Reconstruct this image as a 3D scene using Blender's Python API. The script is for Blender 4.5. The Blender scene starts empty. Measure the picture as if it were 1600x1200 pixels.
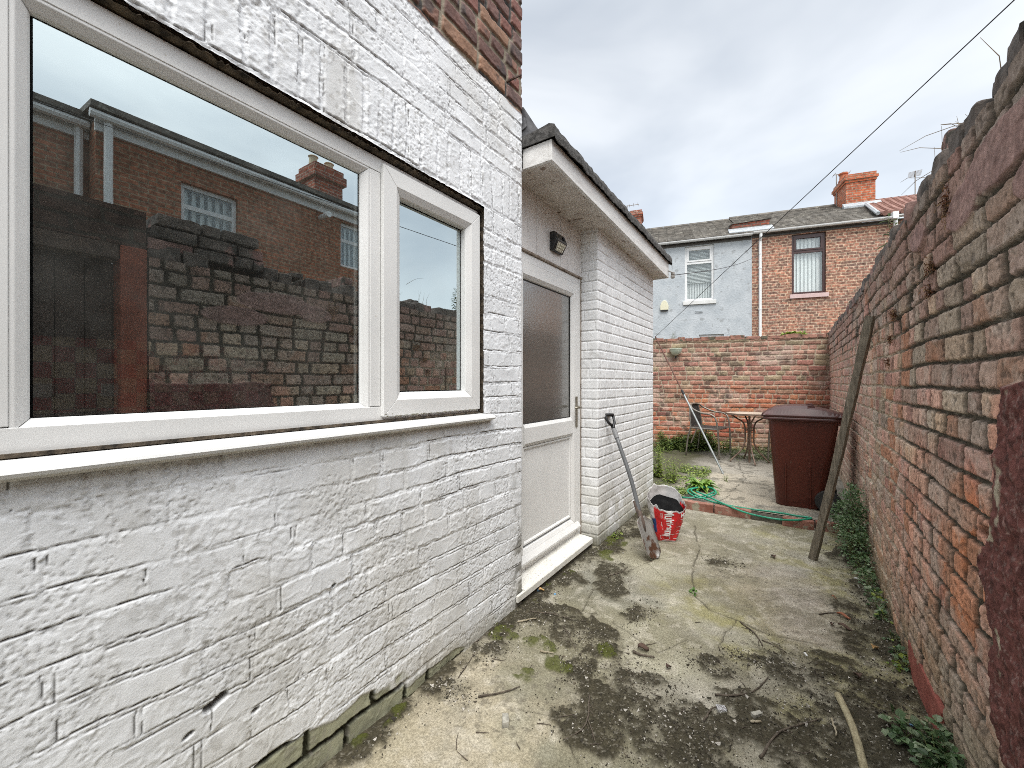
import bpy, bmesh, math, random
import numpy as np
from mathutils import Matrix, Vector

# ------------------------------------------------------------------ camera, world, sun, exposure
F = 640.0; TH = math.atan(435 / F); EYE = 1.27
FW = (-math.sin(TH), math.cos(TH)); RT = (math.cos(TH), math.sin(TH))
SC = bpy.context.scene
COL = SC.collection
cam_d = bpy.data.cameras.new('camera'); cam = bpy.data.objects.new('camera', cam_d); COL.objects.link(cam)
cam.location = (0, 0, EYE); cam.rotation_euler = (math.radians(90), 0, TH)
cam_d.sensor_width = 36; cam_d.lens = F / 1600 * 36; cam_d.clip_start = 0.03; cam_d.clip_end = 800; cam_d.shift_y = -0.00125
SC.camera = cam
SC.view_settings.view_transform = 'Standard'; SC.view_settings.look = 'None'
SC.view_settings.exposure = 0.55; SC.view_settings.gamma = 1.0
SC.cycles.use_denoising = False
SC.cycles.filter_width = 0.95
SC.cycles.max_bounces = 8; SC.cycles.diffuse_bounces = 4; SC.cycles.transparent_max_bounces = 12

SUN_EL, SUN_AZ = math.radians(56), math.radians(150)      # azimuth clockwise from +Y
w = bpy.data.worlds.new("World"); SC.world = w; w.use_nodes = True
nt = w.node_tree; nt.nodes.clear()
N = nt.nodes.new; LK = nt.links.new
out = N('ShaderNodeOutputWorld'); bg = N('ShaderNodeBackground'); bg2 = N('ShaderNodeBackground'); addw = N('ShaderNodeAddShader')
sky = N('ShaderNodeTexSky'); sky.sky_type = 'NISHITA'; sky.sun_disc = False
sky.sun_elevation = SUN_EL; sky.sun_rotation = SUN_AZ
LK(sky.outputs[0], bg.inputs[0]); bg.inputs[1].default_value = 0.05
tc = N('ShaderNodeTexCoord'); mp = N('ShaderNodeMapping'); mp.inputs['Scale'].default_value = (1.1, 1.5, 3.3)
mp.inputs['Rotation'].default_value = (0.18, -0.25, 0.5)
n1 = N('ShaderNodeTexNoise'); n1.inputs['Scale'].default_value = 1.15; n1.inputs['Detail'].default_value = 5; n1.inputs['Roughness'].default_value = 0.47
n1.inputs['Distortion'].default_value = 0.35
LK(tc.outputs['Generated'], mp.inputs[0]); LK(mp.outputs[0], n1.inputs['Vector'])
cr = N('ShaderNodeValToRGB'); cr.color_ramp.interpolation = 'EASE'
cr.color_ramp.elements[0].position = 0.33; cr.color_ramp.elements[0].color = (0.355, 0.372, 0.378, 1)
cr.color_ramp.elements[1].position = 0.66; cr.color_ramp.elements[1].color = (0.62, 0.622, 0.60, 1)
LK(n1.outputs[0], cr.inputs[0])
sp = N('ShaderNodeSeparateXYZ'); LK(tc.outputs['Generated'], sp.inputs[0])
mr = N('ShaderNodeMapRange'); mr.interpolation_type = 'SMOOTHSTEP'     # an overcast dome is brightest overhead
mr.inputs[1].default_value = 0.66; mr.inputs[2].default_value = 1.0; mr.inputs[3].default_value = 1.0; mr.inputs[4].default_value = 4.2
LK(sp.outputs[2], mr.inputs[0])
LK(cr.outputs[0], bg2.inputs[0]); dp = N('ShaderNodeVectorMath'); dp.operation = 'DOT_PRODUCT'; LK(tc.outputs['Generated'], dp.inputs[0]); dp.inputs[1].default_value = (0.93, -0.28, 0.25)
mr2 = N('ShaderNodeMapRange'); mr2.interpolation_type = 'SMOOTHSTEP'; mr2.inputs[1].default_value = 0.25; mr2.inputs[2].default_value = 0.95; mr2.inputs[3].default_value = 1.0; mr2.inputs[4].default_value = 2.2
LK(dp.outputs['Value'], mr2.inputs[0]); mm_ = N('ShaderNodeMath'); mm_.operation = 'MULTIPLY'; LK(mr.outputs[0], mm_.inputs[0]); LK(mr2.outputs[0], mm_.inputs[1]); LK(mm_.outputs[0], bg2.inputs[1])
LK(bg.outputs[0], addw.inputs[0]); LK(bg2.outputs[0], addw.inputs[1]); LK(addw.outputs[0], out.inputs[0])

sd = bpy.data.lights.new('sun', 'SUN'); sd.energy = 1.5; sd.angle = math.radians(26); sd.color = (1.0, 0.96, 0.9)
so = bpy.data.objects.new('sun', sd); COL.objects.link(so)
sdir = Vector((math.sin(SUN_AZ) * math.cos(SUN_EL), math.cos(SUN_AZ) * math.cos(SUN_EL), math.sin(SUN_EL)))
so.rotation_euler = sdir.to_track_quat('Z', 'Y').to_euler()

# ------------------------------------------------------------------ where things stand (measured sight lines met with real planes)
def ray(u, v):
    x = (u - 800) / F; z = (598 - v) / F
    return (FW[0] + x * RT[0], FW[1] + x * RT[1], z)
def onX(u, v, X):
    d = ray(u, v); t = X / d[0]; return Vector((X, t * d[1], EYE + t * d[2]))
def onY(u, v, Y):
    d = ray(u, v); t = Y / d[1]; return Vector((t * d[0], Y, EYE + t * d[2]))
def onZ(u, v, Z=0.0):
    d = ray(u, v); t = (Z - EYE) / d[2]; return Vector((t * d[0], t * d[1], Z))
def onD(u, v, D):
    d = ray(u, v); return Vector((D * d[0], D * d[1], EYE + D * d[2]))

R = random.Random(7)

# ------------------------------------------------------------------ noise
def _hash(x, y, s):
    h = (x.astype(np.int64) * 374761393 + y.astype(np.int64) * 668265263 + s * 974634777) & 0xffffffff
    h = ((h ^ (h >> 13)) * 1274126177) & 0xffffffff
    h = ((h ^ (h >> 15)) * 2246822519) & 0xffffffff
    return ((h ^ (h >> 16)) & 0xffffff) / float(0xffffff)
def vn(x, y, s=0):
    xi = np.floor(x); yi = np.floor(y); fx = x - xi; fy = y - yi
    fx = fx * fx * (3 - 2 * fx); fy = fy * fy * (3 - 2 * fy)
    a = _hash(xi, yi, s); b = _hash(xi + 1, yi, s); c = _hash(xi, yi + 1, s); d = _hash(xi + 1, yi + 1, s)
    return (a + (b - a) * fx) * (1 - fy) + (c + (d - c) * fx) * fy
def fbm(x, y, f, o=4, s=0, g=0.5):
    t = 0; a = 1; n = 0
    for k in range(o):
        t = t + a * vn(x * f + 13.7 * k, y * f - 7.3 * k, s + k * 17); n += a; a *= g; f *= 2.03
    return t / n
def ss(a, b, x):
    t = np.clip((x - a) / (b - a), 0, 1); return t * t * (3 - 2 * t)
def mixc(c, k, col):
    return c * (1 - k[..., None]) + np.array(col) * k[..., None]

# ------------------------------------------------------------------ object helpers
WM = {}
def tag(o, label=None, cat=None, group=None, kind=None):
    if label: o['label'] = label
    if cat: o['category'] = cat
    if group: o['group'] = group
    if kind: o['kind'] = kind
    return o
def link(o, parent=None, local=False):
    COL.objects.link(o)
    if parent is not None:
        o.parent = parent
        if not local and parent.name in WM:
            o.matrix_parent_inverse = WM[parent.name].inverted()
    return o
def empty(name, loc=(0, 0, 0), rz=0.0, label=None, cat=None, group=None, kind=None, parent=None):
    o = bpy.data.objects.new(name, None); o.empty_display_size = 0.1
    o.location = loc; o.rotation_euler = (0, 0, rz)
    link(o, parent); WM[o.name] = Matrix.LocRotScale(Vector(loc), o.rotation_euler, None)
    return tag(o, label, cat, group, kind)
def kids(o): return [c for c in COL.objects if c.parent == o]
def dup(o, parent=None):
    c = o.copy(); COL.objects.link(c)
    if parent: c.parent = parent; c.matrix_parent_inverse = o.matrix_parent_inverse.copy()
    for k in kids(o): dup(k, c)
    return c

class MB:
    def __init__(s): s.v = []; s.f = []; s.c = []
    def add(s, vs, fs, col=None):
        b = len(s.v); s.v += [tuple(p) for p in vs]; s.f += [tuple(i + b for i in f) for f in fs]
        s.c += [col or (1, 1, 1)] * len(vs)
    def hexa(s, p, col=None):      # 8 points, bottom ring then top ring
        s.add(p, [(3, 2, 1, 0), (4, 5, 6, 7), (0, 1, 5, 4), (1, 2, 6, 5), (2, 3, 7, 6), (3, 0, 4, 7)], col)
    def box(s, x0, x1, y0, y1, z0, z1, col=None):
        s.hexa([(x0, y0, z0), (x1, y0, z0), (x1, y1, z0), (x0, y1, z0), (x0, y0, z1), (x1, y0, z1), (x1, y1, z1), (x0, y1, z1)], col)
    def rbox(s, M, sx, sy, sz, col=None):   # box centred on matrix M
        q = [M @ Vector((a * sx / 2, b * sy / 2, c * sz / 2)) for c in (-1, 1) for a, b in ((-1, -1), (1, -1), (1, 1), (-1, 1))]
        s.hexa(q, col)
    def tube(s, pts, r, n=8, col=None, caps=True):
        pts = [Vector(p) for p in pts]; L = len(pts)
        rs = r if isinstance(r, (list, tuple)) else [r] * L
        vs = []; up = None
        for i, p in enumerate(pts):
            t = (pts[min(i + 1, L - 1)] - pts[max(i - 1, 0)])
            t = t.normalized() if t.length > 1e-9 else Vector((0, 0, 1))
            if up is None:
                up = t.orthogonal().normalized()
            up = (up - t * up.dot(t))
            up = up.normalized() if up.length > 1e-6 else t.orthogonal().normalized()
            sd_ = t.cross(up)
            for k in range(n):
                a = 2 * math.pi * k / n
                vs.append(p + (up * math.cos(a) + sd_ * math.sin(a)) * rs[i])
        fs = [(i * n + k, i * n + (k + 1) % n, (i + 1) * n + (k + 1) % n, (i + 1) * n + k) for i in range(L - 1) for k in range(n)]
        if caps: fs += [tuple(range(n - 1, -1, -1)), tuple((L - 1) * n + k for k in range(n))]
        s.add(vs, fs, col)
    def lathe(s, prof, c=(0, 0, 0), n=24, M=None, col=None):   # prof: (r,z)
        vs = []; M = M or Matrix.Identity(4)
        for r, z in prof:
            for k in range(n):
                a = 2 * math.pi * k / n
                vs.append(M @ Vector((c[0] + r * math.cos(a), c[1] + r * math.sin(a), c[2] + z)))
        L = len(prof)
        fs = [(i * n + k, i * n + (k + 1) % n, (i + 1) * n + (k + 1) % n, (i + 1) * n + k) for i in range(L - 1) for k in range(n)]
        fs += [tuple(range(n - 1, -1, -1)), tuple((L - 1) * n + k for k in range(n))]
        s.add(vs, fs, col)
    def build(s, name, m, parent=None, bevel=0, smooth=False, local=False, seg=2):
        me = bpy.data.meshes.new(name); me.from_pydata(s.v, [], s.f)
        if any(c != (1, 1, 1) for c in s.c):
            a = me.color_attributes.new('Col', 'FLOAT_COLOR', 'POINT')
            a.data.foreach_set('color', np.array([(c[0], c[1], c[2], 1) for c in s.c], dtype=np.float32).ravel())
        me.materials.append(m); me.update()
        o = bpy.data.objects.new(name, me); link(o, parent, local)
        if smooth: me.polygons.foreach_set('use_smooth', [True] * len(me.polygons))
        if bevel:
            b = o.modifiers.new('bevel', 'BEVEL'); b.width = bevel; b.segments = seg; b.limit_method = 'ANGLE'; b.angle_limit = math.radians(35)
        return o

def ring(mb, fn, a0, a1, b0, b1, prof, gap=0.0006):
    """four mitred members of a frame; prof = [(inset, depth)], fn(a,b,d) -> world"""
    C = [(a0, b0, 1, 1), (a1, b0, -1, 1), (a1, b1, -1, -1), (a0, b1, 1, -1)]
    n = len(prof)
    for i in range(4):
        p, q = C[i], C[(i + 1) % 4]
        da = (q[0] - p[0]); db = (q[1] - p[1]); l = math.hypot(da, db); da /= l; db /= l
        vs = []
        for (c, sg) in ((p, 1), (q, -1)):
            for ins, d in prof:
                vs.append(fn(c[0] + c[2] * ins + sg * gap * da, c[1] + c[3] * ins + sg * gap * db, d))
        fs = [(k, (k + 1) % n, n + (k + 1) % n, n + k) for k in range(n)] + [tuple(range(n - 1, -1, -1)), tuple(range(n, 2 * n))]
        mb.add(vs, fs)

def fixn(o):
    bm = bmesh.new(); bm.from_mesh(o.data); bmesh.ops.recalc_face_normals(bm, faces=bm.faces); bm.to_mesh(o.data); bm.free(); return o

# ------------------------------------------------------------------ materials
MATS = {}
def nodes(name):
    m = bpy.data.materials.new(name); m.use_nodes = True; t = m.node_tree
    b = t.nodes['Principled BSDF']; return m, t, b
def mat(name, c, c2=None, rough=0.6, scale=20.0, bump=0.1, metal=0.0, bscale=None, spots=None, spec=0.5, stretch=None, attr=False, bdist=0.002, lo=0.35, hi=0.68):
    """two-colour noise, optional dark specks, bump; attr: multiply by the per-vertex colour of the thing"""
    if name in MATS: return MATS[name]
    m, t, b = nodes(name); n = t.nodes.new; k = t.links.new
    tc = n('ShaderNodeTexCoord'); mp = n('ShaderNodeMapping'); k(tc.outputs['Object'], mp.inputs[0])
    if stretch: mp.inputs['Scale'].default_value = stretch
    no = n('ShaderNodeTexNoise'); no.inputs['Scale'].default_value = scale; no.inputs['Detail'].default_value = 6; no.inputs['Roughness'].default_value = 0.6
    k(mp.outputs[0], no.inputs['Vector'])
    r = n('ShaderNodeValToRGB'); r.color_ramp.elements[0].position = lo; r.color_ramp.elements[1].position = hi
    r.color_ramp.elements[0].color = (*c, 1); r.color_ramp.elements[1].color = (*(c2 or c), 1); k(no.outputs[0], r.inputs[0])
    cur = r.outputs[0]
    if spots:       # (colour, scale, threshold)
        n2 = n('ShaderNodeTexNoise'); n2.inputs['Scale'].default_value = spots[1]; n2.inputs['Detail'].default_value = 4; k(mp.outputs[0], n2.inputs['Vector'])
        r2 = n('ShaderNodeMapRange'); r2.inputs[1].default_value = spots[2]; r2.inputs[2].default_value = spots[2] + 0.06; k(n2.outputs[0], r2.inputs[0])
        mx = n('ShaderNodeMix'); mx.data_type = 'RGBA'; k(r2.outputs[0], mx.inputs[0]); k(cur, mx.inputs[6]); mx.inputs[7].default_value = (*spots[0], 1); cur = mx.outputs[2]
    if attr:
        at = n('ShaderNodeAttribute'); at.attribute_name = 'Col'
        mx = n('ShaderNodeMix'); mx.data_type = 'RGBA'; mx.blend_type = 'MULTIPLY'; mx.inputs[0].default_value = 1
        k(cur, mx.inputs[6]); k(at.outputs['Color'], mx.inputs[7]); cur = mx.outputs[2]
    k(cur, b.inputs['Base Color']); b.inputs['Roughness'].default_value = rough; b.inputs['Metallic'].default_value = metal
    b.inputs['Specular IOR Level'].default_value = spec
    if bump:
        n3 = n('ShaderNodeTexNoise'); n3.inputs['Scale'].default_value = bscale or scale * 4; n3.inputs['Detail'].default_value = 5; k(mp.outputs[0], n3.inputs['Vector'])
        bp = n('ShaderNodeBump'); bp.inputs['Strength'].default_value = bump; bp.inputs['Distance'].default_value = bdist
        k(n3.outputs[0], bp.inputs['Height']); k(bp.outputs[0], b.inputs['Normal'])
    MATS[name] = m; return m
def mat_leaf(name, tr=0.25):
    if name in MATS: return MATS[name]
    m, t, b = nodes(name); n = t.nodes.new; k = t.links.new
    at = n('ShaderNodeAttribute'); at.attribute_name = 'Col'
    k(at.outputs['Color'], b.inputs['Base Color']); b.inputs['Roughness'].default_value = 0.5
    tr_ = n('ShaderNodeBsdfTranslucent'); k(at.outputs['Color'], tr_.inputs[0]); mx = n('ShaderNodeMixShader'); mx.inputs[0].default_value = tr
    k(b.outputs[0], mx.inputs[1]); k(tr_.outputs[0], mx.inputs[2]); k(mx.outputs[0], t.nodes['Material Output'].inputs[0])
    MATS[name] = m; return m
def mat_brick(name, c1, c2, mortar, bw=0.235, rh=0.077, ms=0.011, big=((0.6, 0.5, 0.45), 0.5), squash=1.0, sf=2, warp=(.03, .02), fine=(.55, 1.35)):
    if name in MATS: return MATS[name]
    m, t, b = nodes(name); n = t.nodes.new; k = t.links.new
    tc = n('ShaderNodeTexCoord'); sp = n('ShaderNodeSeparateXYZ'); k(tc.outputs['Object'], sp.inputs[0])
    ad = n('ShaderNodeMath'); k(sp.outputs[0], ad.inputs[0]); k(sp.outputs[1], ad.inputs[1])
    cb = n('ShaderNodeCombineXYZ'); k(ad.outputs[0], cb.inputs[0]); k(sp.outputs[2], cb.inputs[1])
    wn = n('ShaderNodeTexNoise'); wn.inputs['Scale'].default_value = 9; k(cb.outputs[0], wn.inputs['Vector'])
    ma = n('ShaderNodeVectorMath'); ma.operation = 'MULTIPLY_ADD'; ma.inputs[1].default_value = (warp[0], warp[1], 0); k(wn.outputs['Color'], ma.inputs[0]); k(cb.outputs[0], ma.inputs[2])
    br = n('ShaderNodeTexBrick'); k(ma.outputs[0], br.inputs['Vector'])
    br.inputs['Scale'].default_value = 1; br.inputs['Brick Width'].default_value = bw; br.inputs['Row Height'].default_value = rh
    br.inputs['Mortar Size'].default_value = ms; br.inputs['Mortar Smooth'].default_value = 0.3; br.inputs['Bias'].default_value = 0.0
    br.squash = squash; br.squash_frequency = sf
    br.inputs['Color1'].default_value = (*c1, 1); br.inputs['Color2'].default_value = (*c2, 1); br.inputs['Mortar'].default_value = (*mortar, 1)
    no = n('ShaderNodeTexNoise'); no.inputs['Scale'].default_value = 1.3; no.inputs['Detail'].default_value = 6; k(tc.outputs['Object'], no.inputs['Vector'])
    mr_ = n('ShaderNodeMapRange'); mr_.inputs[1].default_value = 0.4; mr_.inputs[2].default_value = 0.7; mr_.inputs[4].default_value = big[1]; k(no.outputs[0], mr_.inputs[0])
    mx = n('ShaderNodeMix'); mx.data_type = 'RGBA'; mx.blend_type = 'MULTIPLY'; k(mr_.outputs[0], mx.inputs[0]); k(br.outputs[0], mx.inputs[6]); mx.inputs[7].default_value = (*big[0], 1)
    n4 = n('ShaderNodeTexNoise'); n4.inputs['Scale'].default_value = 14; n4.inputs['Detail'].default_value = 5; k(tc.outputs['Object'], n4.inputs['Vector'])
    m4 = n('ShaderNodeMapRange'); m4.inputs[1].default_value = 0.3; m4.inputs[2].default_value = 0.7; m4.inputs[3].default_value = fine[0]; m4.inputs[4].default_value = fine[1]; k(n4.outputs[0], m4.inputs[0])
    mm = n('ShaderNodeVectorMath'); mm.operation = 'SCALE'; k(mx.outputs[2], mm.inputs[0]); k(m4.outputs[0], mm.inputs['Scale'])
    k(mm.outputs[0], b.inputs['Base Color']); b.inputs['Roughness'].default_value = 0.9; b.inputs['Specular IOR Level'].default_value = 0.2
    bp = n('ShaderNodeBump'); bp.inputs['Strength'].default_value = 0.6; bp.inputs['Distance'].default_value = 0.006; bp.invert = True
    k(br.outputs['Fac'], bp.inputs['Height']); k(bp.outputs[0], b.inputs['Normal'])
    MATS[name] = m; return m
def mat_glass(name, refl=0.45, tint=(0.8, 0.9, 0.92), through=(0.6, 0.62, 0.6), rough=0.0):
    m, t, b = nodes(name); n = t.nodes.new; k = t.links.new
    g = n('ShaderNodeBsdfGlossy'); g.inputs['Color'].default_value = (*tint, 1); g.inputs['Roughness'].default_value = rough
    tr_ = n('ShaderNodeBsdfTransparent'); tr_.inputs[0].default_value = (*through, 1)
    lw = n('ShaderNodeLayerWeight'); lw.inputs[0].default_value = 0.5; fr = n('ShaderNodeMath'); fr.operation = 'MULTIPLY_ADD'; fr.use_clamp = True; fr.inputs[1].default_value = 0.55; fr.inputs[2].default_value = refl; k(lw.outputs['Facing'], fr.inputs[0])
    no = n('ShaderNodeTexNoise'); no.inputs['Scale'].default_value = 1.6; bp = n('ShaderNodeBump'); bp.inputs['Strength'].default_value = 0.05; bp.inputs['Distance'].default_value = 0.006
    tcg = n('ShaderNodeTexCoord'); k(tcg.outputs['Object'], no.inputs['Vector']); k(no.outputs[0], bp.inputs['Height']); k(bp.outputs[0], g.inputs['Normal'])
    # dust film on the pane, thickened into a haze that pales the reflections
    df = n('ShaderNodeBsdfDiffuse'); df.inputs[0].default_value = (0.5, 0.5, 0.46, 1)
    n2 = n('ShaderNodeTexNoise'); n2.inputs['Scale'].default_value = 7; n2.inputs['Detail'].default_value = 8; k(tcg.outputs['Object'], n2.inputs['Vector'])
    m2 = n('ShaderNodeMapRange'); m2.inputs[1].default_value = 0.45; m2.inputs[2].default_value = 0.8; m2.inputs[3].default_value = 0.02; m2.inputs[4].default_value = 0.09; k(n2.outputs[0], m2.inputs[0])
    mx = n('ShaderNodeMixShader'); k(fr.outputs[0], mx.inputs[0]); k(tr_.outputs[0], mx.inputs[1]); k(g.outputs[0], mx.inputs[2])
    mx2 = n('ShaderNodeMixShader'); k(m2.outputs[0], mx2.inputs[0]); k(mx.outputs[0], mx2.inputs[1]); k(df.outputs[0], mx2.inputs[2])
    k(mx2.outputs[0], t.nodes['Material Output'].inputs[0]); MATS[name] = m; return m

M_brickface = mat('old_brick', (0.72, 0.70, 0.68), (1.26, 1.24, 1.22), rough=0.93, scale=60, bump=0.55, bscale=160, attr=True, spec=0.15, bdist=0.003)
M_paint = mat('white_masonry_paint', (0.90, 0.90, 0.90), (1.04, 1.04, 1.04), rough=0.62, scale=6, bump=0.35, bscale=190, attr=True, spec=0.25, bdist=0.002)
M_conc = mat('yard_concrete', (0.66, 0.65, 0.62), (1.22, 1.21, 1.19), rough=0.95, scale=130, bump=0.7, bscale=300, attr=True, spec=0.15, bdist=0.004)
M_upvc = mat('white_plastic_frame', (0.71, 0.705, 0.69), (0.78, 0.775, 0.76), rough=0.38, scale=3, bump=0.03, spots=((0.58, 0.55, 0.49), 60, 0.70))
M_upvc_far = mat('white_plastic_far', (0.72, 0.73, 0.73), (0.8, 0.8, 0.79), rough=0.5, scale=4, bump=0)
M_glass = mat_glass('window_glass', 0.40, through=(.9, .92, .9))
M_soot = mat('black_sealant', (0.022, 0.017, 0.012), (0.15, 0.115, 0.08), rough=0.95, scale=35, bump=0.8, bscale=90, bdist=0.01)
M_wood = mat('weathered_wood', (0.10, 0.085, 0.065), (0.27, 0.235, 0.185), rough=0.85, scale=14, bump=0.4, stretch=(6, 6, 0.7), bscale=40)

def fast_grid(name, P, Cc, m, parent=None, keep=None, flip=False):
    """P: (nu,nv,3) points, Cc: colours, keep: (nu-1,nv-1) mask"""
    nu, nv = P.shape[:2]
    i, j = np.meshgrid(np.arange(nu - 1), np.arange(nv - 1), indexing='ij')
    if keep is not None: i = i[keep]; j = j[keep]
    a = (i * nv + j).ravel(); q = np.stack([a, a + nv, a + nv + 1, a + 1], 1)
    if flip: q = q[:, ::-1]
    used = np.unique(q); rm = np.full(nu * nv, -1, np.int64); rm[used] = np.arange(len(used)); q = rm[q]
    me = bpy.data.meshes.new(name); V = P.reshape(-1, 3)[used]
    me.vertices.add(len(V)); me.vertices.foreach_set('co', V.astype(np.float32).ravel())
    me.loops.add(q.size); me.loops.foreach_set('vertex_index', q.astype(np.int32).ravel())
    me.polygons.add(len(q)); me.polygons.foreach_set('loop_start', np.arange(0, q.size, 4, dtype=np.int32))
    me.polygons.foreach_set('loop_total', np.full(len(q), 4, np.int32))
    me.update(calc_edges=True)
    at = me.color_attributes.new('Col', 'FLOAT_COLOR', 'POINT')
    c4 = np.concatenate([Cc.reshape(-1, 3)[used], np.ones((len(V), 1))], 1).astype(np.float32)
    at.data.foreach_set('color', c4.ravel()); me.materials.append(m)
    me.polygons.foreach_set('use_smooth', np.ones(len(q), bool)); me.validate()
    o = bpy.data.objects.new(name, me); link(o, parent); return o

def brickfield(S, Z, seed, L=0.235, ch=0.078, m=0.011, warp=0.004, rough_edge=0.003, soldier=None, head=0.35, z0=0.0, mh=None):
    rg = np.random.RandomState(seed)
    Sw = S + (fbm(S, Z, 6, 3, seed) - 0.5) * warp * 3; Zw = Z + (fbm(S, Z, 2.2, 3, seed + 5) - 0.5) * warp * 5 + (fbm(S, Z, 25, 2, seed + 9) - 0.5) * warp
    n = int((Z.max() - z0) / ch) + 4
    hs = ch * (1 + 0.06 * rg.randn(n)); zc = np.concatenate([[z0], z0 + np.cumsum(hs)])
    if soldier:      # make the course boundaries meet the soldier band
        a = np.argmin(abs(zc - soldier[0])); zc = np.concatenate([zc[:a], [soldier[0], soldier[1]], soldier[1] + np.cumsum(ch * (1 + 0.06 * rg.randn(n)))])
    j = np.clip(np.searchsorted(zc, Zw, side='right') - 1, 0, len(zc) - 2)
    dx = np.zeros_like(S); idx = np.zeros_like(S); dl = np.zeros_like(S)
    s0, s1 = S.min() - 0.5, S.max() + 0.5
    for jj in np.unique(j):
        k = j == jj; cuts = [s0 - rg.rand() * L]
        sold = soldier and abs(zc[jj] - soldier[0]) < 1e-6
        hc = (jj % 5 == 3)
        while cuts[-1] < s1:
            if sold: l = 0.078 * (1 + 0.1 * rg.randn())
            else: l = L * (0.5 if (hc or rg.rand() < head * 0.5) else 1.0) * (1 + 0.05 * rg.randn())
            cuts.append(cuts[-1] + max(l, 0.05))
        cuts = np.array(cuts); sv = Sw[k]; ii = np.clip(np.searchsorted(cuts, sv, side='right') - 1, 0, len(cuts) - 2)
        dl_ = sv - cuts[ii]; dx[k] = np.minimum(dl_, cuts[ii + 1] - sv); idx[k] = ii + jj * 977; dl[k] = dl_
    dzb = Zw - zc[j]; dzt = zc[j + 1] - Zw
    dz = np.minimum(dzb, dzt); a = dx - (mh or m) / 2; b = dz - m / 2
    d = np.where((a > 0) & (b > 0), a + b - np.sqrt(a * a + b * b), np.minimum(a, b))
    d = d + (fbm(S, Z, 60, 3, seed + 31) - 0.5) * rough_edge * 2
    r = [_hash(idx, idx * 0 + q, seed + 71) for q in range(4)]
    return dict(d=d, r=r, dzb=dzb - m / 2, dzt=dzt - m / 2, dx=a, row=j, z=zc)

def pal(r, cols, wts):
    w_ = np.cumsum(np.array(wts, float) / sum(wts)); i = np.clip(np.searchsorted(w_, r), 0, len(cols) - 1)
    return np.array(cols)[i]

def path_map(pts, S, h):
    """extrude: plan polyline pts [(x,y)], s -> position pushed h along the normal (right-hand side of travel is outside)"""
    P = np.array(pts, float); sg = np.diff(P, axis=0); l = np.hypot(sg[:, 0], sg[:, 1]); c = np.concatenate([[0], np.cumsum(l)])
    i = np.clip(np.searchsorted(c, S, side='right') - 1, 0, len(l) - 1); t = (S - c[i]) / l[i]
    x = P[i, 0] + t * sg[i, 0]; y = P[i, 1] + t * sg[i, 1]
    nx = sg[:, 1] / l; ny = -sg[:, 0] / l
    vx = np.zeros(len(P)); vy = np.zeros(len(P))
    for q in range(len(P)):
        aa = [nx[k] for k in (q - 1, q) if 0 <= k < len(l)]; bb = [ny[k] for k in (q - 1, q) if 0 <= k < len(l)]
        vx[q] = np.mean(aa); vy[q] = np.mean(bb)
    # blend normals only close to corners
    e0 = np.clip(1 - (S - c[i]) / 0.008, 0, 1); e1 = np.clip(1 - (c[i + 1] - S) / 0.008, 0, 1)
    NX = nx[i] * (1 - e0 - e1) + vx[i] * e0 + vx[i + 1] * e1; NY = ny[i] * (1 - e0 - e1) + vy[i] * e0 + vy[i + 1] * e1
    return x + NX * h, y + NY * h, c

# ================================================================== GROUND
def ell(X, Y, cx, cy, rx, ry, rot=0, wob=0.35, seed=0, soft=0.35):
    c, s_ = math.cos(rot), math.sin(rot); x = (X - cx) * c + (Y - cy) * s_; y = -(X - cx) * s_ + (Y - cy) * c
    q = np.sqrt((x / rx) ** 2 + (y / ry) ** 2) + (fbm(X, Y, 5, 4, seed + 3) - 0.5) * wob * 4
    return ss(1 + soft, 1 - soft, q)
def polydist(X, Y, pts, seed=0, wob=0.02):
    Xw = X + (fbm(X, Y, 7, 4, seed) - 0.5) * wob * 2; Yw = Y + (fbm(X, Y, 7, 4, seed + 9) - 0.5) * wob * 2
    d = np.full(X.shape, 9.0)
    for (a, b), (c, e) in zip(pts[:-1], pts[1:]):
        vx, vy = c - a, e - b; t = np.clip(((Xw - a) * vx + (Yw - b) * vy) / (vx * vx + vy * vy), 0, 1)
        d = np.minimum(d, np.hypot(Xw - a - t * vx, Yw - b - t * vy))
    return d
def gp(*uv):
    return [tuple(onZ(u, v)[:2]) for u, v in uv]
def axis(*segs):
    a = [np.arange(s, e, st) for s, e, st in segs]; return np.concatenate(a + [[segs[-1][1]]])

DIRT = []    # ellipses of soil lying on the slab (x, y, rx, ry, rot)
for u, v, rx, ry, ro in [(880, 990, .20, .16, .3), (930, 1000, .12, .10, 0), (850, 960, .2, .10, .5), (985, 1115, .24, .14, .2), (1035, 1175, .26, .12, .1),
                         (1180, 1125, .22, .16, 0), (1280, 1150, .26, .20, 0), (1340, 1090, .22, .22, 0), (1370, 1010, .13, .30, .15), (1230, 1040, .14, .16, .4),
                         (1400, 1150, .22, .26, 0), (960, 905, .10, .22, .4), (1000, 962, .07, .12, -.6), (905, 1050, .08, .08, 0),
                         (950, 850, .12, .30, 0), (880, 905, .10, .20, .5), (970, 830, .16, .14, 0), (1350, 930, .06, .30, .1), (1110, 1190, .2, .1, 0),
                         (820, 955, .10, .14, 0), (1000, 1060, .16, .09, .2), (925, 1150, .2, .10, 0), (1110, 1040, .12, .07, .3), (770, 1015, .10, .10, .4), (1060, 1120, .2, .1, 0), (1130, 880, .10, .10, 0), (700, 1080, .12, .05, .8), (1170, 1030, .10, .05, .5), (1250, 1100, .12, .2, 0), (1320, 870, .10, .25, 0)]:
    g = onZ(u, v); DIRT.append((g.x, g.y, rx, ry, ro))
MOSS = []
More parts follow.
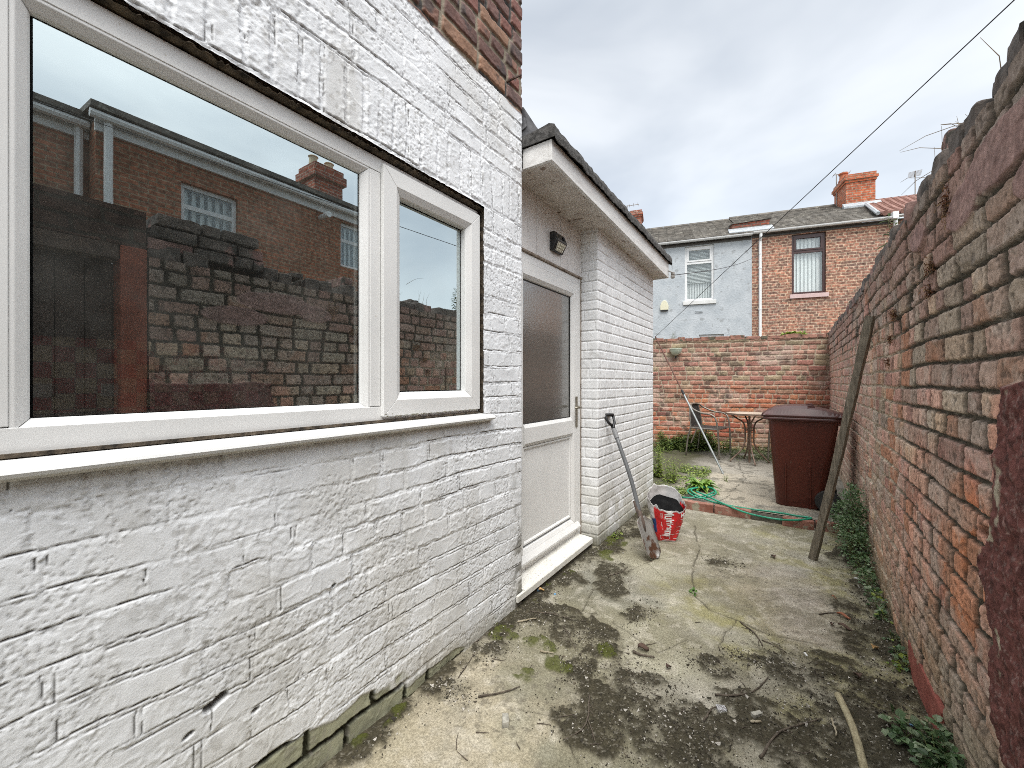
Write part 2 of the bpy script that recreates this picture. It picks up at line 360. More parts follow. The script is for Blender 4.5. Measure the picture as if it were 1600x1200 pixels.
for u, v, rx, ry in [(845, 1010, .09, .06), (865, 1035, .08, .05), (955, 1022, .05, .05), (965, 850, .1, .12), (825, 1060, .06, .05), (790, 990, .06, .10), (940, 870, .12, .1)]:
    g = onZ(u, v); MOSS.append((g.x, g.y, rx, ry))

def ground_colour(X, Y):
    """real marks on the slab: algae, soil, moss, repairs and cracks; returns colour and height"""
    base = np.ones(X.shape + (3,)) * np.array([0.335, 0.318, 0.245])
    lf = fbm(X, Y, 1.6, 5, 3); base *= (0.72 + 0.6 * lf)[..., None]
    base = mixc(base, ss(0.42, 0.62, fbm(X, Y, 2.4, 5, 11)) * 0.6, (0.34, 0.32, 0.285))
    # greener algae along the right of the slab and around the repair
    alg = ell(X, Y, 0.22, 3.3, 0.42, 1.3, 0, .5, 5) + ell(X, Y, -0.25, 2.55, .5, .35, .3, .5, 6) + ell(X, Y, 0.1, 3.9, .5, .3, 0, .4, 8) * .7
    base = mixc(base, np.clip(alg, 0, 1) * 0.62 * ss(.3, .6, fbm(X, Y, 6, 4, 77)), (0.30, 0.275, 0.095))
    rep = ell(X, Y, -0.10, 2.9, 0.30, 0.42, 0.25, .25, 21)
    base = mixc(base, rep * 0.55, (0.43, 0.37, 0.33))
    wet = ell(X, Y, -0.95, 2.45, .24, .34, .3, .3, 29) * .8
    base = mixc(base, wet, (0.22, 0.215, 0.18))
    grey = ell(X, Y, -0.50, 3.7, .75, .8, 0, .5, 39) * .6
    base = mixc(base, grey, (0.30, 0.28, 0.23))
    film = ss(.38, .66, fbm(X, Y, 3.3, 6, 48, .6)); base = mixc(base, film * .55, (.17, .155, .10)); cream = ell(X, Y, -.95, 1.0, .45, .45, 0, .5, 49); base = mixc(base, cream * .6, (.47, .41, .30))
    speck = ss(0.60, 0.70, fbm(X, Y, 45, 4, 51)) * ss(.35, .6, fbm(X, Y, 3, 3, 50)); base = mixc(base, speck * 0.55, (0.14, 0.125, 0.10))
    pale = ss(0.52, 0.70, fbm(X, Y, 16, 5, 58, .65)); base = mixc(base, pale * 0.32, (0.62, 0.58, 0.50))
    h = (fbm(X, Y, 1.2, 4, 2) - 0.5) * 0.022 + (fbm(X, Y, 30, 4, 4) - 0.5) * 0.003 + rep * .004
    # soil
    dm = np.zeros(X.shape)
    for i, (cx, cy, rx, ry, ro) in enumerate(DIRT): dm = np.maximum(dm, ell(X, Y, cx, cy, rx, ry, ro, .55, 100 + i, .45))
    dm = np.maximum(dm, ss(0.13, 0.03, (X + 1.27) + (fbm(X, Y, 6, 4, 61) - .5) * .14) * (Y < 3.2))
    dm = np.maximum(dm, ss(0.16, 0.03, (0.47 - X) + (fbm(X, Y, 5, 4, 62) - .5) * .25))
    dm = np.maximum(dm, ss(0.16, 0.05, (X + 1.235) + (fbm(X, Y, 6, 4, 63) - .5) * .16) * ss(2.8, 3.1, Y))
    dm0 = dm; dm = ss(.42, .66, dm * .64 + (fbm(X, Y, 7, 6, 64, .66) - .5) * 1.15 + (fbm(X, Y, 34, 4, 65) - .5) * .55)
    halo = ss(.05, .8, dm0) * .45; base = mixc(base, halo, (.16, .145, .10)); soil = np.ones_like(base) * np.array([.046, .040, .026]) * (.45 + 1.1 * fbm(X, Y, 40, 5, 69))[..., None]; base = base * (1 - dm * .93)[..., None] + soil * (dm * .93)[..., None]
    spark = ss(0.70, 0.76, fbm(X, Y, 130, 2, 66)) * dm; base = mixc(base, spark * .5, (0.26, 0.24, 0.20))
    h = h + dm * (0.004 + 0.011 * fbm(X, Y, 45, 4, 67))
    mm = np.zeros(X.shape)
    for i, (cx, cy, rx, ry) in enumerate(MOSS): mm = np.maximum(mm, ell(X, Y, cx, cy, rx, ry, 0, .5, 200 + i, .4))
    mm = np.maximum(mm, ss(.50, .6, fbm(X, Y, 9, 4, 80)) * dm * ss(.2, 0, np.minimum(X + 1.27, .47 - X)) * .8)
    mm = ss(.42, .58, mm * .6 + (fbm(X, Y, 16, 5, 81, .6) - .5) * 1.0)
    base = mixc(base, mm * .85, (0.075, 0.085, 0.018)); h = h + mm * (.004 + .010 * fbm(X, Y, 70, 3, 82))
    # cracks
    for i, (pts, wd) in enumerate([
            (gp((1085, 820), (1092, 862), (1080, 900), (1086, 932), (1112, 955), (1150, 968), (1205, 992), (1290, 1010)), .006),
            (gp((1092, 862), (1010, 880), (975, 900)), .003), (gp((1010, 880), (1060, 925)), .002),
            (gp((960, 975), (1030, 1020), (1085, 1000)), .003), (gp((1150, 968), (1120, 1010), (1170, 1060)), .003),
            (gp((905, 960), (930, 915), (985, 890)), .005), (gp((1200, 860), (1300, 885), (1345, 900)), .0025),
            (gp((775, 1100), (860, 1120), (905, 1190)), .002), (gp((1060, 830), (1200, 845)), .002)]):
        dcr = polydist(X, Y, pts, 300 + i); k = ss(wd * 1.3, wd * .3, dcr) * ss(.30, .46, fbm(X, Y, 10, 4, 400 + i)); base = mixc(base, k * .75, (0.07, 0.062, 0.045)); h = h - k * .006
        base = mixc(base, ss(wd * 7, wd, dcr) * .12, (0.14, 0.125, 0.09))
    return base, h
ax = axis((-1.45, 0.65, 0.0048)); ay = axis((0.55, 2.6, 0.0048), (2.6, 4.46, 0.0075))
X, Y = np.meshgrid(ax, ay, indexing='ij'); gc, gh = ground_colour(X, Y)
slab = fast_grid('yard_concrete', np.stack([X, Y, gh], 2), gc, M_conc); tag(slab, kind='structure')
def gz(x, y):
    if y < 4.45 and -1.44 < x < .64 and y > .56:
        i = int((x + 1.45) / 0.0048); j = int((y - .55) / .0048) if y < 2.6 else int((2.6 - .55) / .0048) + int((y - 2.6) / .0075)
        return float(gh[min(i, gh.shape[0] - 1), min(j, gh.shape[1] - 1)])
    return 0.0
ax = axis((-1.45, 0.65, 0.03)); ay = axis((-3.0, 0.55, 0.03)); ay[-1] = 0.55
X, Y = np.meshgrid(ax, ay, indexing='ij'); c2_, h2_ = ground_colour(X, Y)
o = fast_grid('yard_concrete', np.stack([X, Y, h2_], 2), c2_, M_conc); tag(o, kind='structure')
# upper patio
def pz(x, y): return 0.068 + 0.033 * (y - 4.45)
def onP(u, v):      # sight line met with the gently rising patio
    g = onZ(u, v, .1)
    for _ in range(12): g = onZ(u, v, pz(0, min(g.y, 8)))
    return g
ax = axis((-4.2, 0.62, 0.014)); ay = axis((4.44, 8.35, 0.014))
X, Y = np.meshgrid(ax, ay, indexing='ij')
pc = np.ones(X.shape + (3,)) * np.array([0.25, 0.235, 0.205]); pc *= (0.70 + 0.6 * fbm(X, Y, 1.5, 5, 5))[..., None]
pc = mixc(pc, ss(0.45, 0.6, fbm(X, Y, 3, 5, 15)) * .5, (0.17, 0.16, 0.14))
pc = mixc(pc, ell(X, Y, -.35, 5.2, .7, .8, 0, .5, 44) * .7, (0.46, 0.41, 0.33)); pc = mixc(pc, ell(X, Y, -.3, 6.2, .5, .5, 0, .5, 45) * .5, (0.42, 0.39, 0.34))
for i, pts in enumerate([[(-1.2, 5.2), (-.6, 5.6), (0.2, 5.5)], [(-.9, 6.6), (-.5, 6.1), (-.1, 6.4), (.4, 6.2)], [(-.6, 4.5), (-.45, 5.6), (-.75, 7.6)]]):
    k = ss(.008, .003, polydist(X, Y, pts, 500 + i, .04)); pc = mixc(pc, k * .8, (.06, .055, .045))
sl = ss(.6, .7, fbm(X, Y, 12, 4, 71)); pc = mixc(pc, sl * .5, (.08, .075, .06))
gm = np.maximum(ss(.25, .0, X + 1.235 + (fbm(X, Y, 5, 4, 9) - .5) * .3), ss(7.35, 7.8, Y + (fbm(X, Y, 4, 4, 19) - .5) * .7)) * .8; pc = mixc(pc, gm, (.07, .07, .035))
h = pz(X, Y) + (fbm(X, Y, 1.3, 4, 6) - .5) * .02 + (fbm(X, Y, 25, 4, 7) - .5) * .004
tag(fast_grid('patio_concrete', np.stack([X, Y, h], 2), pc, M_conc), kind='structure')
# red quarry edging along the step
M_terra = mat('terracotta', (0.20, 0.075, 0.05), (0.36, 0.19, 0.145), rough=0.9, scale=9, bump=0.5, bscale=70, spots=((0.30, 0.27, 0.20), 14, 0.56), bdist=.004)
def rough_block(mb, x0, x1, y0, y1, z0, z1, amp=.004, seed=1, n=10, rot=0):
    """a worn block: subdivided box pushed about by noise"""
    bm = bmesh.new(); bmesh.ops.create_cube(bm, size=1)
    bmesh.ops.bevel(bm, geom=bm.edges[:], offset=.06, segments=2, affect='EDGES', profile=.5)
    nn = max(1, int(n)); bmesh.ops.subdivide_edges(bm, edges=[e for e in bm.edges if e.calc_length() > .5], cuts=nn, use_grid_fill=True)
    sx, sy, sz = x1 - x0, y1 - y0, z1 - z0; cx, cy, cz = (x0 + x1) / 2, (y0 + y1) / 2, (z0 + z1) / 2
    from mathutils import noise
    ca, sa = math.cos(rot), math.sin(rot); b = len(mb.v)
    for v in bm.verts:
        p = Vector((v.co.x * sx, v.co.y * sy, v.co.z * sz)); o_ = Vector((seed * 3.7, seed * 1.3, 0))
        p += noise.noise_vector((p * 22 + o_)) * amp + noise.noise_vector((p * 7 + o_)) * amp
        mb.v.append((cx + p.x * ca - p.y * sa, cy + p.x * sa + p.y * ca, cz + p.z)); mb.c.append((1, 1, 1))
    for f in bm.faces: mb.f.append(tuple(b + v.index for v in f.verts))
    bm.free()
k = 0
for x0, x1, y, zt, dz, lab in [(-.97, -.62, 4.44, .078, 0, 'weathered red edging tile at the left end of the step, under the coiled hose'), (-.61, -.30, 4.43, .080, .003, 'worn red edging tile of the step left of the gap in the edging'),
                          (-.06, .17, 4.40, .074, 0, 'red edging tile of the step just behind the foot of the leaning plank'), (.18, .44, 4.42, .078, 0, 'red edging tile at the right end of the step beside the creeping plant')]:
    mb = MB(); rough_block(mb, x0, x1, y - .045, y + .03, -.02, zt, .004, 3 + k, 8, rot=-.02 + .02 * k); k += 1
    tag(mb.build('edging_tile', M_terra, smooth=False), lab, 'edging tile', 'red edging tiles along the step')
mb = MB(); mb.box(-4.2, .62, 4.435, 4.45, -.05, .064); tag(mb.build('patio_concrete', mat('patio_edge', (.12, .11, .09), (.26, .24, .20), rough=.95, scale=18, bump=.6, bscale=60)), kind='structure')
mb = MB(); rough_block(mb, -.30, -.06, 4.385, 4.434, -.02, .052, .012, 77, 8)
M_dirt = mat('bare_earth', (0.05, 0.043, 0.03), (0.13, 0.115, 0.085), rough=1, scale=12, bump=0.7, bscale=60, bdist=.01)
tag(mb.build('ground', M_dirt, bevel=.01), kind='structure')
mb = MB(); mb.add([(-300, -300, -.06), (300, -300, -.06), (300, 300, -.06), (-300, 300, -.06)], [(0, 1, 2, 3)])
tag(mb.build('ground', M_dirt), kind='structure')

# ================================================================== LEFT HOUSE: painted wall
XW = -1.27; YE = 1.966
WIN = (-0.74, 1.615, 1.10, 2.150)      # opening y0 y1 z0 z1
house = empty('painted_house', (-1.6, .6, 0), 0, 'white painted brick house wall with bare brown brick above and a long window', 'house')
path = [(XW, -3.0), (XW, YE), (XW - .25, YE)]
s = axis((0, 3.0, .02), (3.0, 3.0 + YE + .03, .0034), (3.0 + YE + .03, 3.0 + YE + .25, .02)); z = axis((-.05, 2.95, .0034), (2.95, 3.5, .005))
S, Z = np.meshgrid(s, z, indexing='ij'); Yw = S - 3.0
b = brickfield(S, Z, 4, L=.245, ch=.0855, m=.015, warp=.006, rough_edge=.004, soldier=(2.155, 2.385), head=.4)
r0, r1, r2, r3 = b['r']; d = b['d']
up = ss(-.004, .004, Z - (2.795 + (fbm(S, Z, 7, 3, 5) - .5) * .03))      # bare brick above the painted part
face = ss(-.002, .006, d)
lump = fbm(S, Z, 16, 5, 21); fine = fbm(S, Z, 75, 4, 23)
pit = ss(.62, .70, fbm(S, Z, 120, 2, 29)) * ss(.42, .58, fbm(S, Z, 6, 3, 28))
rjo = ss(.36, .60, fbm(S, Z, 1.9, 4, 32)); face = ss(-.001, .0022, d)
hp = .0025 * face * (.35 + .8 * rjo) + (r0 - .5) * .0028 + (lump - .5) * .0026 + (fine - .5) * (.0008 + .0026 * (r3 > .68))
hp += (1 - face) * ((fbm(S, Z, 34, 4, 33) - .5) * .0040 + (fbm(S, Z, 95, 3, 34) - .5) * .0026 * (.3 + rjo))
band = ss(.02, .004, d) * ss(-.006, .004, d) * ss(.5, .62, fbm(S, Z, 9, 4, 35)) * rjo; hp += band * ((fbm(S, Z, 60, 4, 36) - .35) * .007)      # torn lips of mortar over the brick edges
ridge = 1 - ss(0, .03, np.abs(fbm(S, Z, 9, 4, 38) - .5)); hp += ridge * .0012
rg = np.abs(fbm(S, Z, 26, 4, 37) - .5); hp += (1 - ss(0, .030, rg)) * .0022 * ss(.012, -.004, d)       # paint dribbles and mortar lips
hp -= pit * .0018
# fissures below the bricks, where the paint has shrunk off the joint
edge = ss(.0022, .0005, np.abs(b['dzb'] + .001 + (fbm(S, Z, 40, 3, 41) - .5) * .004)); gate = ss(.49, .60, fbm(S, Z, 3.4, 4, 43)); crack = edge * gate
edge2 = ss(.0020, .0004, np.abs(b['dx'] + (fbm(S, Z, 45, 3, 46) - .5) * .006)) * ss(.50, .58, fbm(S, Z, 21, 3, 47)) * (r2 > .45) * (b['dzb'] > 0) * (b['dzt'] > 0)
edge3 = ss(.0026, .0005, np.abs(b['dzt'] + .001)) * ss(.56, .63, fbm(S, Z, 3.6, 4, 49))
crack = np.clip(crack + edge2 * .9 + edge3 * .7, 0, 1); crack2 = crack
hp -= crack * .0045
for (cy, cz, ry, rz) in [(0.46, .415, .034, .013), (.56, .33, .010, .006), (.40, .37, .012, .006), (.80, .59, .008, .005)]:   # holes knocked through the paint
    q = np.hypot((Yw - cy) / ry, (Z - cz - (Yw - cy) * .2) / rz) + (fbm(S, Z, 40, 3, 55) - .5) * .9; k = ss(1.1, .75, q); hp -= k * .022; crack = np.maximum(crack, k)
# bare brick
hb = .010 * ss(-.001, .008, d) + (r0 - .5) * .005 + (lump - .5) * .006 + (fine - .5) * .004 - .006
H = hp * (1 - up) + hb * up
white = np.ones(S.shape + (3,)) * np.array([.84, .855, .875]); white *= (0.94 + .10 * lump)[..., None]
white *= (0.97 + .05 * r1)[..., None]
white = mixc(white, pit * .25, (.35, .34, .32))
g_ = ss(.50, .70, fbm(S * 1.6, Z * .7, 2.6, 5, 61)) * .28 + ss(.60, .0, Z) * .42 * ss(.35, .6, fbm(S, Z, 5, 5, 62)); white = mixc(white, np.clip(g_, 0, 1), (.48, .45, .38))
white = mixc(white, ss(.12, .0, Z) * .6, (.34, .32, .25))
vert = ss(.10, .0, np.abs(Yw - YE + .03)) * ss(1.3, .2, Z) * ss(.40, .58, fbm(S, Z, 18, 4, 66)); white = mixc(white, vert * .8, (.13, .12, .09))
white = mixc(white, crack * .82, (.07, .06, .045))
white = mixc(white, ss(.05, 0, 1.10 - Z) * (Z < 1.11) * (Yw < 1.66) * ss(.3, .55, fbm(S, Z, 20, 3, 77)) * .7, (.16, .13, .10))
# lost paint at the foot of the wall
peel = ell(Yw, Z, .78, .04, .34, .10, 0.0, .35, 71, .08) + ell(Yw, Z, .60, .10, .10, .06, 0, .3, 72, .08) + ell(Yw, Z, 1.15, .015, .3, .035, 0, .3, 73, .08)
peel = np.clip(peel, 0, 1); old = np.ones_like(white) * np.array([.34, .34, .24]); old *= (.6 + .8 * fbm(S, Z, 30, 4, 75))[..., None]
old = mixc(old, 1 - ss(0, .006, d), (.035, .035, .02)); white = mixc(white, peel, (0, 0, 0)) + old * peel[..., None]
H = H - peel * (.004 + .012 * (1 - face))
brk = pal(r1, [(.20, .085, .065), (.24, .12, .085), (.15, .075, .06), (.29, .16, .10), (.17, .10, .085)], [3, 3, 3, 2, 2]); white = mixc(white, ss(.62, .70, fbm(S, Z, 48, 4, 91)) * ss(.5, .62, fbm(S, Z, 2.6, 4, 92)) * .35, (.30, .28, .24)); brk = brk * (.65 + .7 * fbm(S, Z, 14, 5, 83))[..., None]
brk = mixc(brk, ss(.58, .68, fbm(S, Z, 9, 5, 85)) * .7, (.045, .04, .038)); brk = mixc(brk, 1 - ss(-.001, .004, d), (.26, .22, .16))
brk = mixc(brk, (1 - ss(-.001, .003, d)) * ss(.5, .6, fbm(S, Z, 6, 3, 88)), (.05, .045, .04))
colr = white * (1 - up)[..., None] + brk * up[..., None]
x_, y_, _ = path_map(path, S, H)
keep = ~((Yw[:-1, :-1] > WIN[0]) & (Yw[:-1, :-1] < WIN[1] - .002) & (Z[:-1, :-1] > WIN[2] - .012) & (Z[:-1, :-1] < WIN[3] - .002))
fast_grid('wall', np.stack([x_, y_, Z], 2), colr, M_paint, house, keep)
# wall above and the body behind the face (not seen from the yard)
M_brk_house = mat_brick('dark_brick', (.16, .075, .055), (.27, .14, .09), (.24, .2, .15))
mb = MB(); mb.box(XW - .25, XW - .004, -3, YE - .004, 3.5, 5.6); mb.box(-4.3, XW - .25, YE - .25, YE - .004, 0, 5.6); mb.build('upper_wall', M_brk_house, house)
mb = MB()
for y0, y1, z0, z1 in [(-3, YE - .03, -.05, WIN[2] - .06), (-3, YE - .03, WIN[3] + .012, 3.49), (-3, WIN[0] - .01, WIN[2] - .06, WIN[3] + .012), (WIN[1] + .012, YE - .03, WIN[2] - .06, WIN[3] + .012)]:
    mb.box(XW - .27, XW - .03, y0, y1, z0, z1)
M_plaster = mat('kitchen_plaster', (.28, .24, .19), (.34, .3, .24), rough=.9, scale=3, bump=0)
mb.build('inner_wall', M_plaster, house)
# black ragged gap above and beside the frame: old sealant and soot
mb = MB(); rr = random.Random(3)
def ragged(mb, pts, w0, w1, dep, out):
    """irregular bead following pts (y,z); w = width, proud by out"""
    for (ya, za), (yb, zb) in zip(pts[:-1], pts[1:]):
        n = max(2, int(math.hypot(yb - ya, zb - za) / .008))
        vs = []
        dy, dz = yb - ya, zb - za; l = math.hypot(dy, dz); ny, nz = -dz / l, dy / l
        for i in range(n + 1):
            t = i / n; y = ya + dy * t; z_ = za + dz * t; wd = w0 + (w1 - w0) * rr.random(); oo = out * rr.uniform(.2, 1)
            vs += [(XW - dep, y - ny * .004, z_ - nz * .004), (XW - .012 + oo * .5, y, z_), (XW - .004 + oo, y + ny * wd * .6, z_ + nz * wd * .6), (XW - .004, y + ny * wd, z_ + nz * wd), (XW - dep, y + ny * wd, z_ + nz * wd)]
        fs = [(i * 5 + k, i * 5 + (k + 1) % 5, i * 5 + 5 + (k + 1) % 5, i * 5 + 5 + k) for i in range(n) for k in range(5)]
        mb.add(vs, fs)
ragged(mb, [(-.74, 2.136), (1.62, 2.136)], -.002, .011, .05, .005); ragged(mb, [(1.628, 1.12), (1.628, 2.15)][::-1], .006, .014, .05, .004)
mb.build('sealant', M_soot, house)

# ---- the long window
wfn = lambda a, b_, d_: (XW - .028 + d_, a, b_)          # a = y, b = z, d = proud of the frame face
def members(parent, name, y0, y1, z0, z1, wd, dp, sl=.018, back=-.06):
    mb = MB(); ring(mb, wfn, y0, y1, z0, z1, [(0, back), (0, dp), (wd - sl, dp), (wd - .004, dp - .014), (wd, dp - .02), (wd, back)])
    return fixn(mb.build(name, M_upvc, parent, bevel=.0015))
win = members(house, 'window', WIN[0] + .012, WIN[1] - .012, 1.125, 2.128, .055, 0.0, sl=.001)
win['label'] = 'long white plastic window in three lights, the middle one fixed'
for yc0, yc1 in [(.052, .112), (.968, 1.014)]: mb = MB(); mb.box(XW - .09, XW - .028, yc0, yc1, 1.181, 2.072); mb.build('mullion', M_upvc, win, bevel=.002)
members(win, 'bead', .112, .968, 1.165, 2.075, .030, -.002, sl=.022)      # fixed light
members(win, 'sash', 1.016, 1.600, 1.140, 2.105, .092, .017, sl=.030)      # right casement
members(win, 'sash', -.700, .050, 1.140, 2.105, .092, .017, sl=.030)       # left casement
for i, (ya, yb, za, zb) in enumerate([(.135, .945, 1.185, 2.055), (1.10, 1.515, 1.225, 2.02), (-.615, -.035, 1.225, 2.02)]):
    mb = MB(); mb.add([(XW - .056, ya, za), (XW - .056, yb, za), (XW - .056, yb, zb), (XW - .056, ya, zb)], [(0, 1, 2, 3)]); mb.build('glass', M_glass, win)
    mb = MB(); y0, y1, z0, z1 = ya, yb, za, zb       # black spacer bar and gasket
    ring(mb, wfn, y0, y1, z0, z1, [(.0, -.034), (.0, -.028), (.012, -.028), (.012, -.034)]); fixn(mb.build('gasket', mat('black_rubber', (.02, .02, .02), rough=.6, bump=0), win))
mb = MB()      # sill: sloped top with a rolled nose
ys = [-.80, 1.668]; prof = [(-1.33, 1.122), (-1.275, 1.114), (-1.243, 1.106), (-1.236, 1.101), (-1.233, 1.094), (-1.236, 1.087), (-1.243, 1.084), (-1.258, 1.084), (-1.262, 1.076), (-1.33, 1.076)]
n = len(prof); mb.add([(x, y, z_) for y in ys for x, z_ in prof], [(i, (i + 1) % n, n + (i + 1) % n, n + i) for i in range(n)] + [tuple(range(n - 1, -1, -1)), tuple(range(n, 2 * n))])
fixn(mb.build('sill', M_upvc, win))
mb = MB(); rgm = random.Random(9)
for (ya, yb, zz, xx) in [(.14, .94, 1.1662, XW - .030), (1.03, 1.59, 1.1402, XW - .0105), (1.02, 1.06, 1.15, XW - .0105)]:
    y = ya
    while y < yb:
        l = rgm.uniform(.004, .02); mb.box(xx - .002, xx + .0006, y, min(yb, y + l), zz - rgm.uniform(.0006, .002), zz + rgm.uniform(.0, .003)); y += l + rgm.uniform(0, .03)
mb.build('grime', mat('green_grime', (.14, .13, .08), (.30, .28, .2), rough=.9, scale=60), win)['kind'] = 'stuff'
mb = MB(); mb.box(-1.315, -1.2885, -.78, 1.60, 1.119, 1.1275); mb.build('sealant', M_soot, win)
# kitchen seen through the glass
kit = MB(); kit.box(-3.95, -3.82, -1.6, 1.70, .95, 2.6)
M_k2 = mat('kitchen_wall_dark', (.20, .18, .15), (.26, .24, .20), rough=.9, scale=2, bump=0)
kw = MB(); kw.box(-4.3, -3.95, -3, 1.71, 0, 2.6); kw.box(-4.3, -1.54, -3.05, -2.95, 0, 1.0); kw.box(-4.3, -1.54, -3.05, -2.95, 2.3, 2.6); kw.box(-4.3, -1.54, -3.05, 1.71, 2.6, 2.68); kw.box(-4.3, -1.54, -3.05, 1.71, -.02, .03)  # unseen opening added in the end wall so daylight reaches the tiles
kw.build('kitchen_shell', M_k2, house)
m, t, bs = nodes('checker_tiles'); n_ = t.nodes.new; lk = t.links.new
tc_ = n_('ShaderNodeTexCoord'); sx = n_('ShaderNodeSeparateXYZ'); lk(tc_.outputs['Object'], sx.inputs[0]); cb = n_('ShaderNodeCombineXYZ'); lk(sx.outputs[1], cb.inputs[0]); lk(sx.outputs[2], cb.inputs[1])
ck = n_('ShaderNodeTexChecker'); ck.inputs['Scale'].default_value = 10; ck.inputs[1].default_value = (.55, .035, .035, 1); ck.inputs[2].default_value = (.75, .62, .42, 1); cb.inputs[2].default_value = .05; lk(cb.outputs[0], ck.inputs[0]); 
br = n_('ShaderNodeTexBrick'); br.offset = 0; br.inputs['Scale'].default_value = 1; br.inputs['Brick Width'].default_value = .1; br.inputs['Row Height'].default_value = .1; br.inputs['Mortar Size'].default_value = .002; lk(cb.outputs[0], br.inputs[0])
mx = n_('ShaderNodeMix'); mx.data_type = 'RGBA'; lk(br.outputs['Fac'], mx.inputs[0]); lk(ck.outputs[0], mx.inputs[6]); mx.inputs[7].default_value = (.12, .11, .1, 1); lk(mx.outputs[2], bs.inputs['Base Color']); bs.inputs['Roughness'].default_value = .3
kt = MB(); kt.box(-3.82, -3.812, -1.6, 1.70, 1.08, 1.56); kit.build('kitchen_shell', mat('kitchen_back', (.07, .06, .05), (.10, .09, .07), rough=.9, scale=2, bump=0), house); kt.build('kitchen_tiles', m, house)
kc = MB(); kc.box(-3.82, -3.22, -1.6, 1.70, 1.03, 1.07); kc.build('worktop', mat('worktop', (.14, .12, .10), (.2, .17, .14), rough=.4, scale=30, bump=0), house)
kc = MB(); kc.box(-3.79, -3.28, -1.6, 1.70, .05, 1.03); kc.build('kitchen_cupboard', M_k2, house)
M_sock = mat('socket_plastic', (.6, .6, .57), rough=.4, bump=0)
for y in (-.35, .35, .72): kc = MB(); kc.box(-3.811, -3.80, y, y + (.15 if y < .7 else .085), 1.18, 1.265); kc.build('wall_socket', M_sock, house, bevel=.003)
# rusty bracket and slate scrap at the corner
mb = MB(); a = onX(812, 133, -1.24); mb.tube([(XW - .02, 1.83, a.z - .01), (-1.235, 1.84, a.z), (-1.215, 1.875, a.z + .03)], .006, 6)
tag(mb.build('iron_spike', mat('rust', (.03, .02, .016), (.10, .05, .03), rough=.8, scale=60)), 'bent black iron spike driven into the bare brick corner', 'spike')

# ================================================================== EXTENSION
XE = -1.235; YP = 3.0; YX = 4.54; XD = -1.375
ext = empty('rear_extension', (-1.8, 3.3, 0), 0, 'white painted brick lean-to with plastic door and flat felt roof', 'extension')
path = [(-1.46, YP), (XE, YP), (XE, YX), (-3.6, YX)]
L1 = XE + 1.46; s = axis((0, L1 + .9, .0045), (L1 + .9, L1 + 1.54 + .03, .006), (L1 + 1.57, L1 + 3.8, .05)); z = axis((-.06, 2.56, .0048))
S, Z = np.meshgrid(s, z, indexing='ij')
b = brickfield(S, Z, 14, L=.228, ch=.0765, m=.009, warp=.0012, rough_edge=.0012, head=.12); r0, r1, r2, r3 = b['r']; d = b['d']; face = ss(-.001, .0035, d)
H = .0045 * face + (r0 - .5) * .0015 + (fbm(S, Z, 45, 4, 3) - .5) * .0028 + (fbm(S, Z, 12, 3, 5) - .5) * .002
eg = ss(.0025, .0004, np.abs(b['dzb'] + .0015)) * ss(.36, .5, fbm(S, Z, 1.7, 4, 9)); H -= eg * .003
c_ = np.ones(S.shape + (3,)) * np.array([.82, .825, .83]); c_ *= (.96 + .06 * r1)[..., None]; c_ = mixc(c_, eg * .5, (.30, .28, .25))
c_ = mixc(c_, ss(.75, .05, Z) * ss(.36, .6, fbm(S, Z, 8, 5, 13)) * .55, (.42, .40, .31)); c_ = mixc(c_, ss(.14, -.02, Z + (fbm(S, Z, 7, 4, 17) - .5) * .1) * .8, (.20, .19, .13))
c_ = mixc(c_, ss(.66, .74, fbm(S, Z, 30, 3, 19)) * .25, (.4, .38, .34))
x_, y_, _ = path_map(path, S, H); fast_grid('wall', np.stack([x_, y_, Z], 2), c_, M_paint, ext)
mb = MB(); mb.box(-3.6, XE - .02, YX - .24, YX - .02, -.05, 2.5); mb.box(XE - .26, XE - .02, YP + .02, YX - .25, -.05, 2.5); mb.build('inner_wall', M_plaster, ext)
# timber boards over the door
M_board = mat('painted_boards', (.70, .675, .655), (.80, .78, .76), rough=.6, scale=4, bump=.15, stretch=(3, 3, .5), spots=((.34, .27, .22), 16, .68))
y = 1.98
while y < 3.045:
    y2 = min(y + .112, 3.05); mb = MB(); mb.box(XD - .03, XD - R.uniform(-.001, .001), y, y2 - .0035, 2.105, 2.52); mb.build('board', M_board, ext, bevel=.003); y = y2
mb = MB(); mb.box(XD - .05, XD - .031, 1.97, 3.05, 2.10, 2.56); mb.build('backing_board', M_soot, ext)
mb = MB(); mb.box(XD - .06, XD + .012, 1.97, 3.03, 2.088, 2.104); mb.build('door_head', mat('aged_timber_trim', (.16, .12, .09), (.40, .34, .28), rough=.8, scale=18, bump=.4), ext, bevel=.003)
mb = MB(); mb.box(-1.445, XD + .004, 2.985, 2.9985, .03, 2.09); mb.box(-1.445, XD + .004, 2.9985, 3.03, 2.106, 2.50); mb.build('timber_trim', mat('aged_timber_trim', (0, 0, 0)), ext)
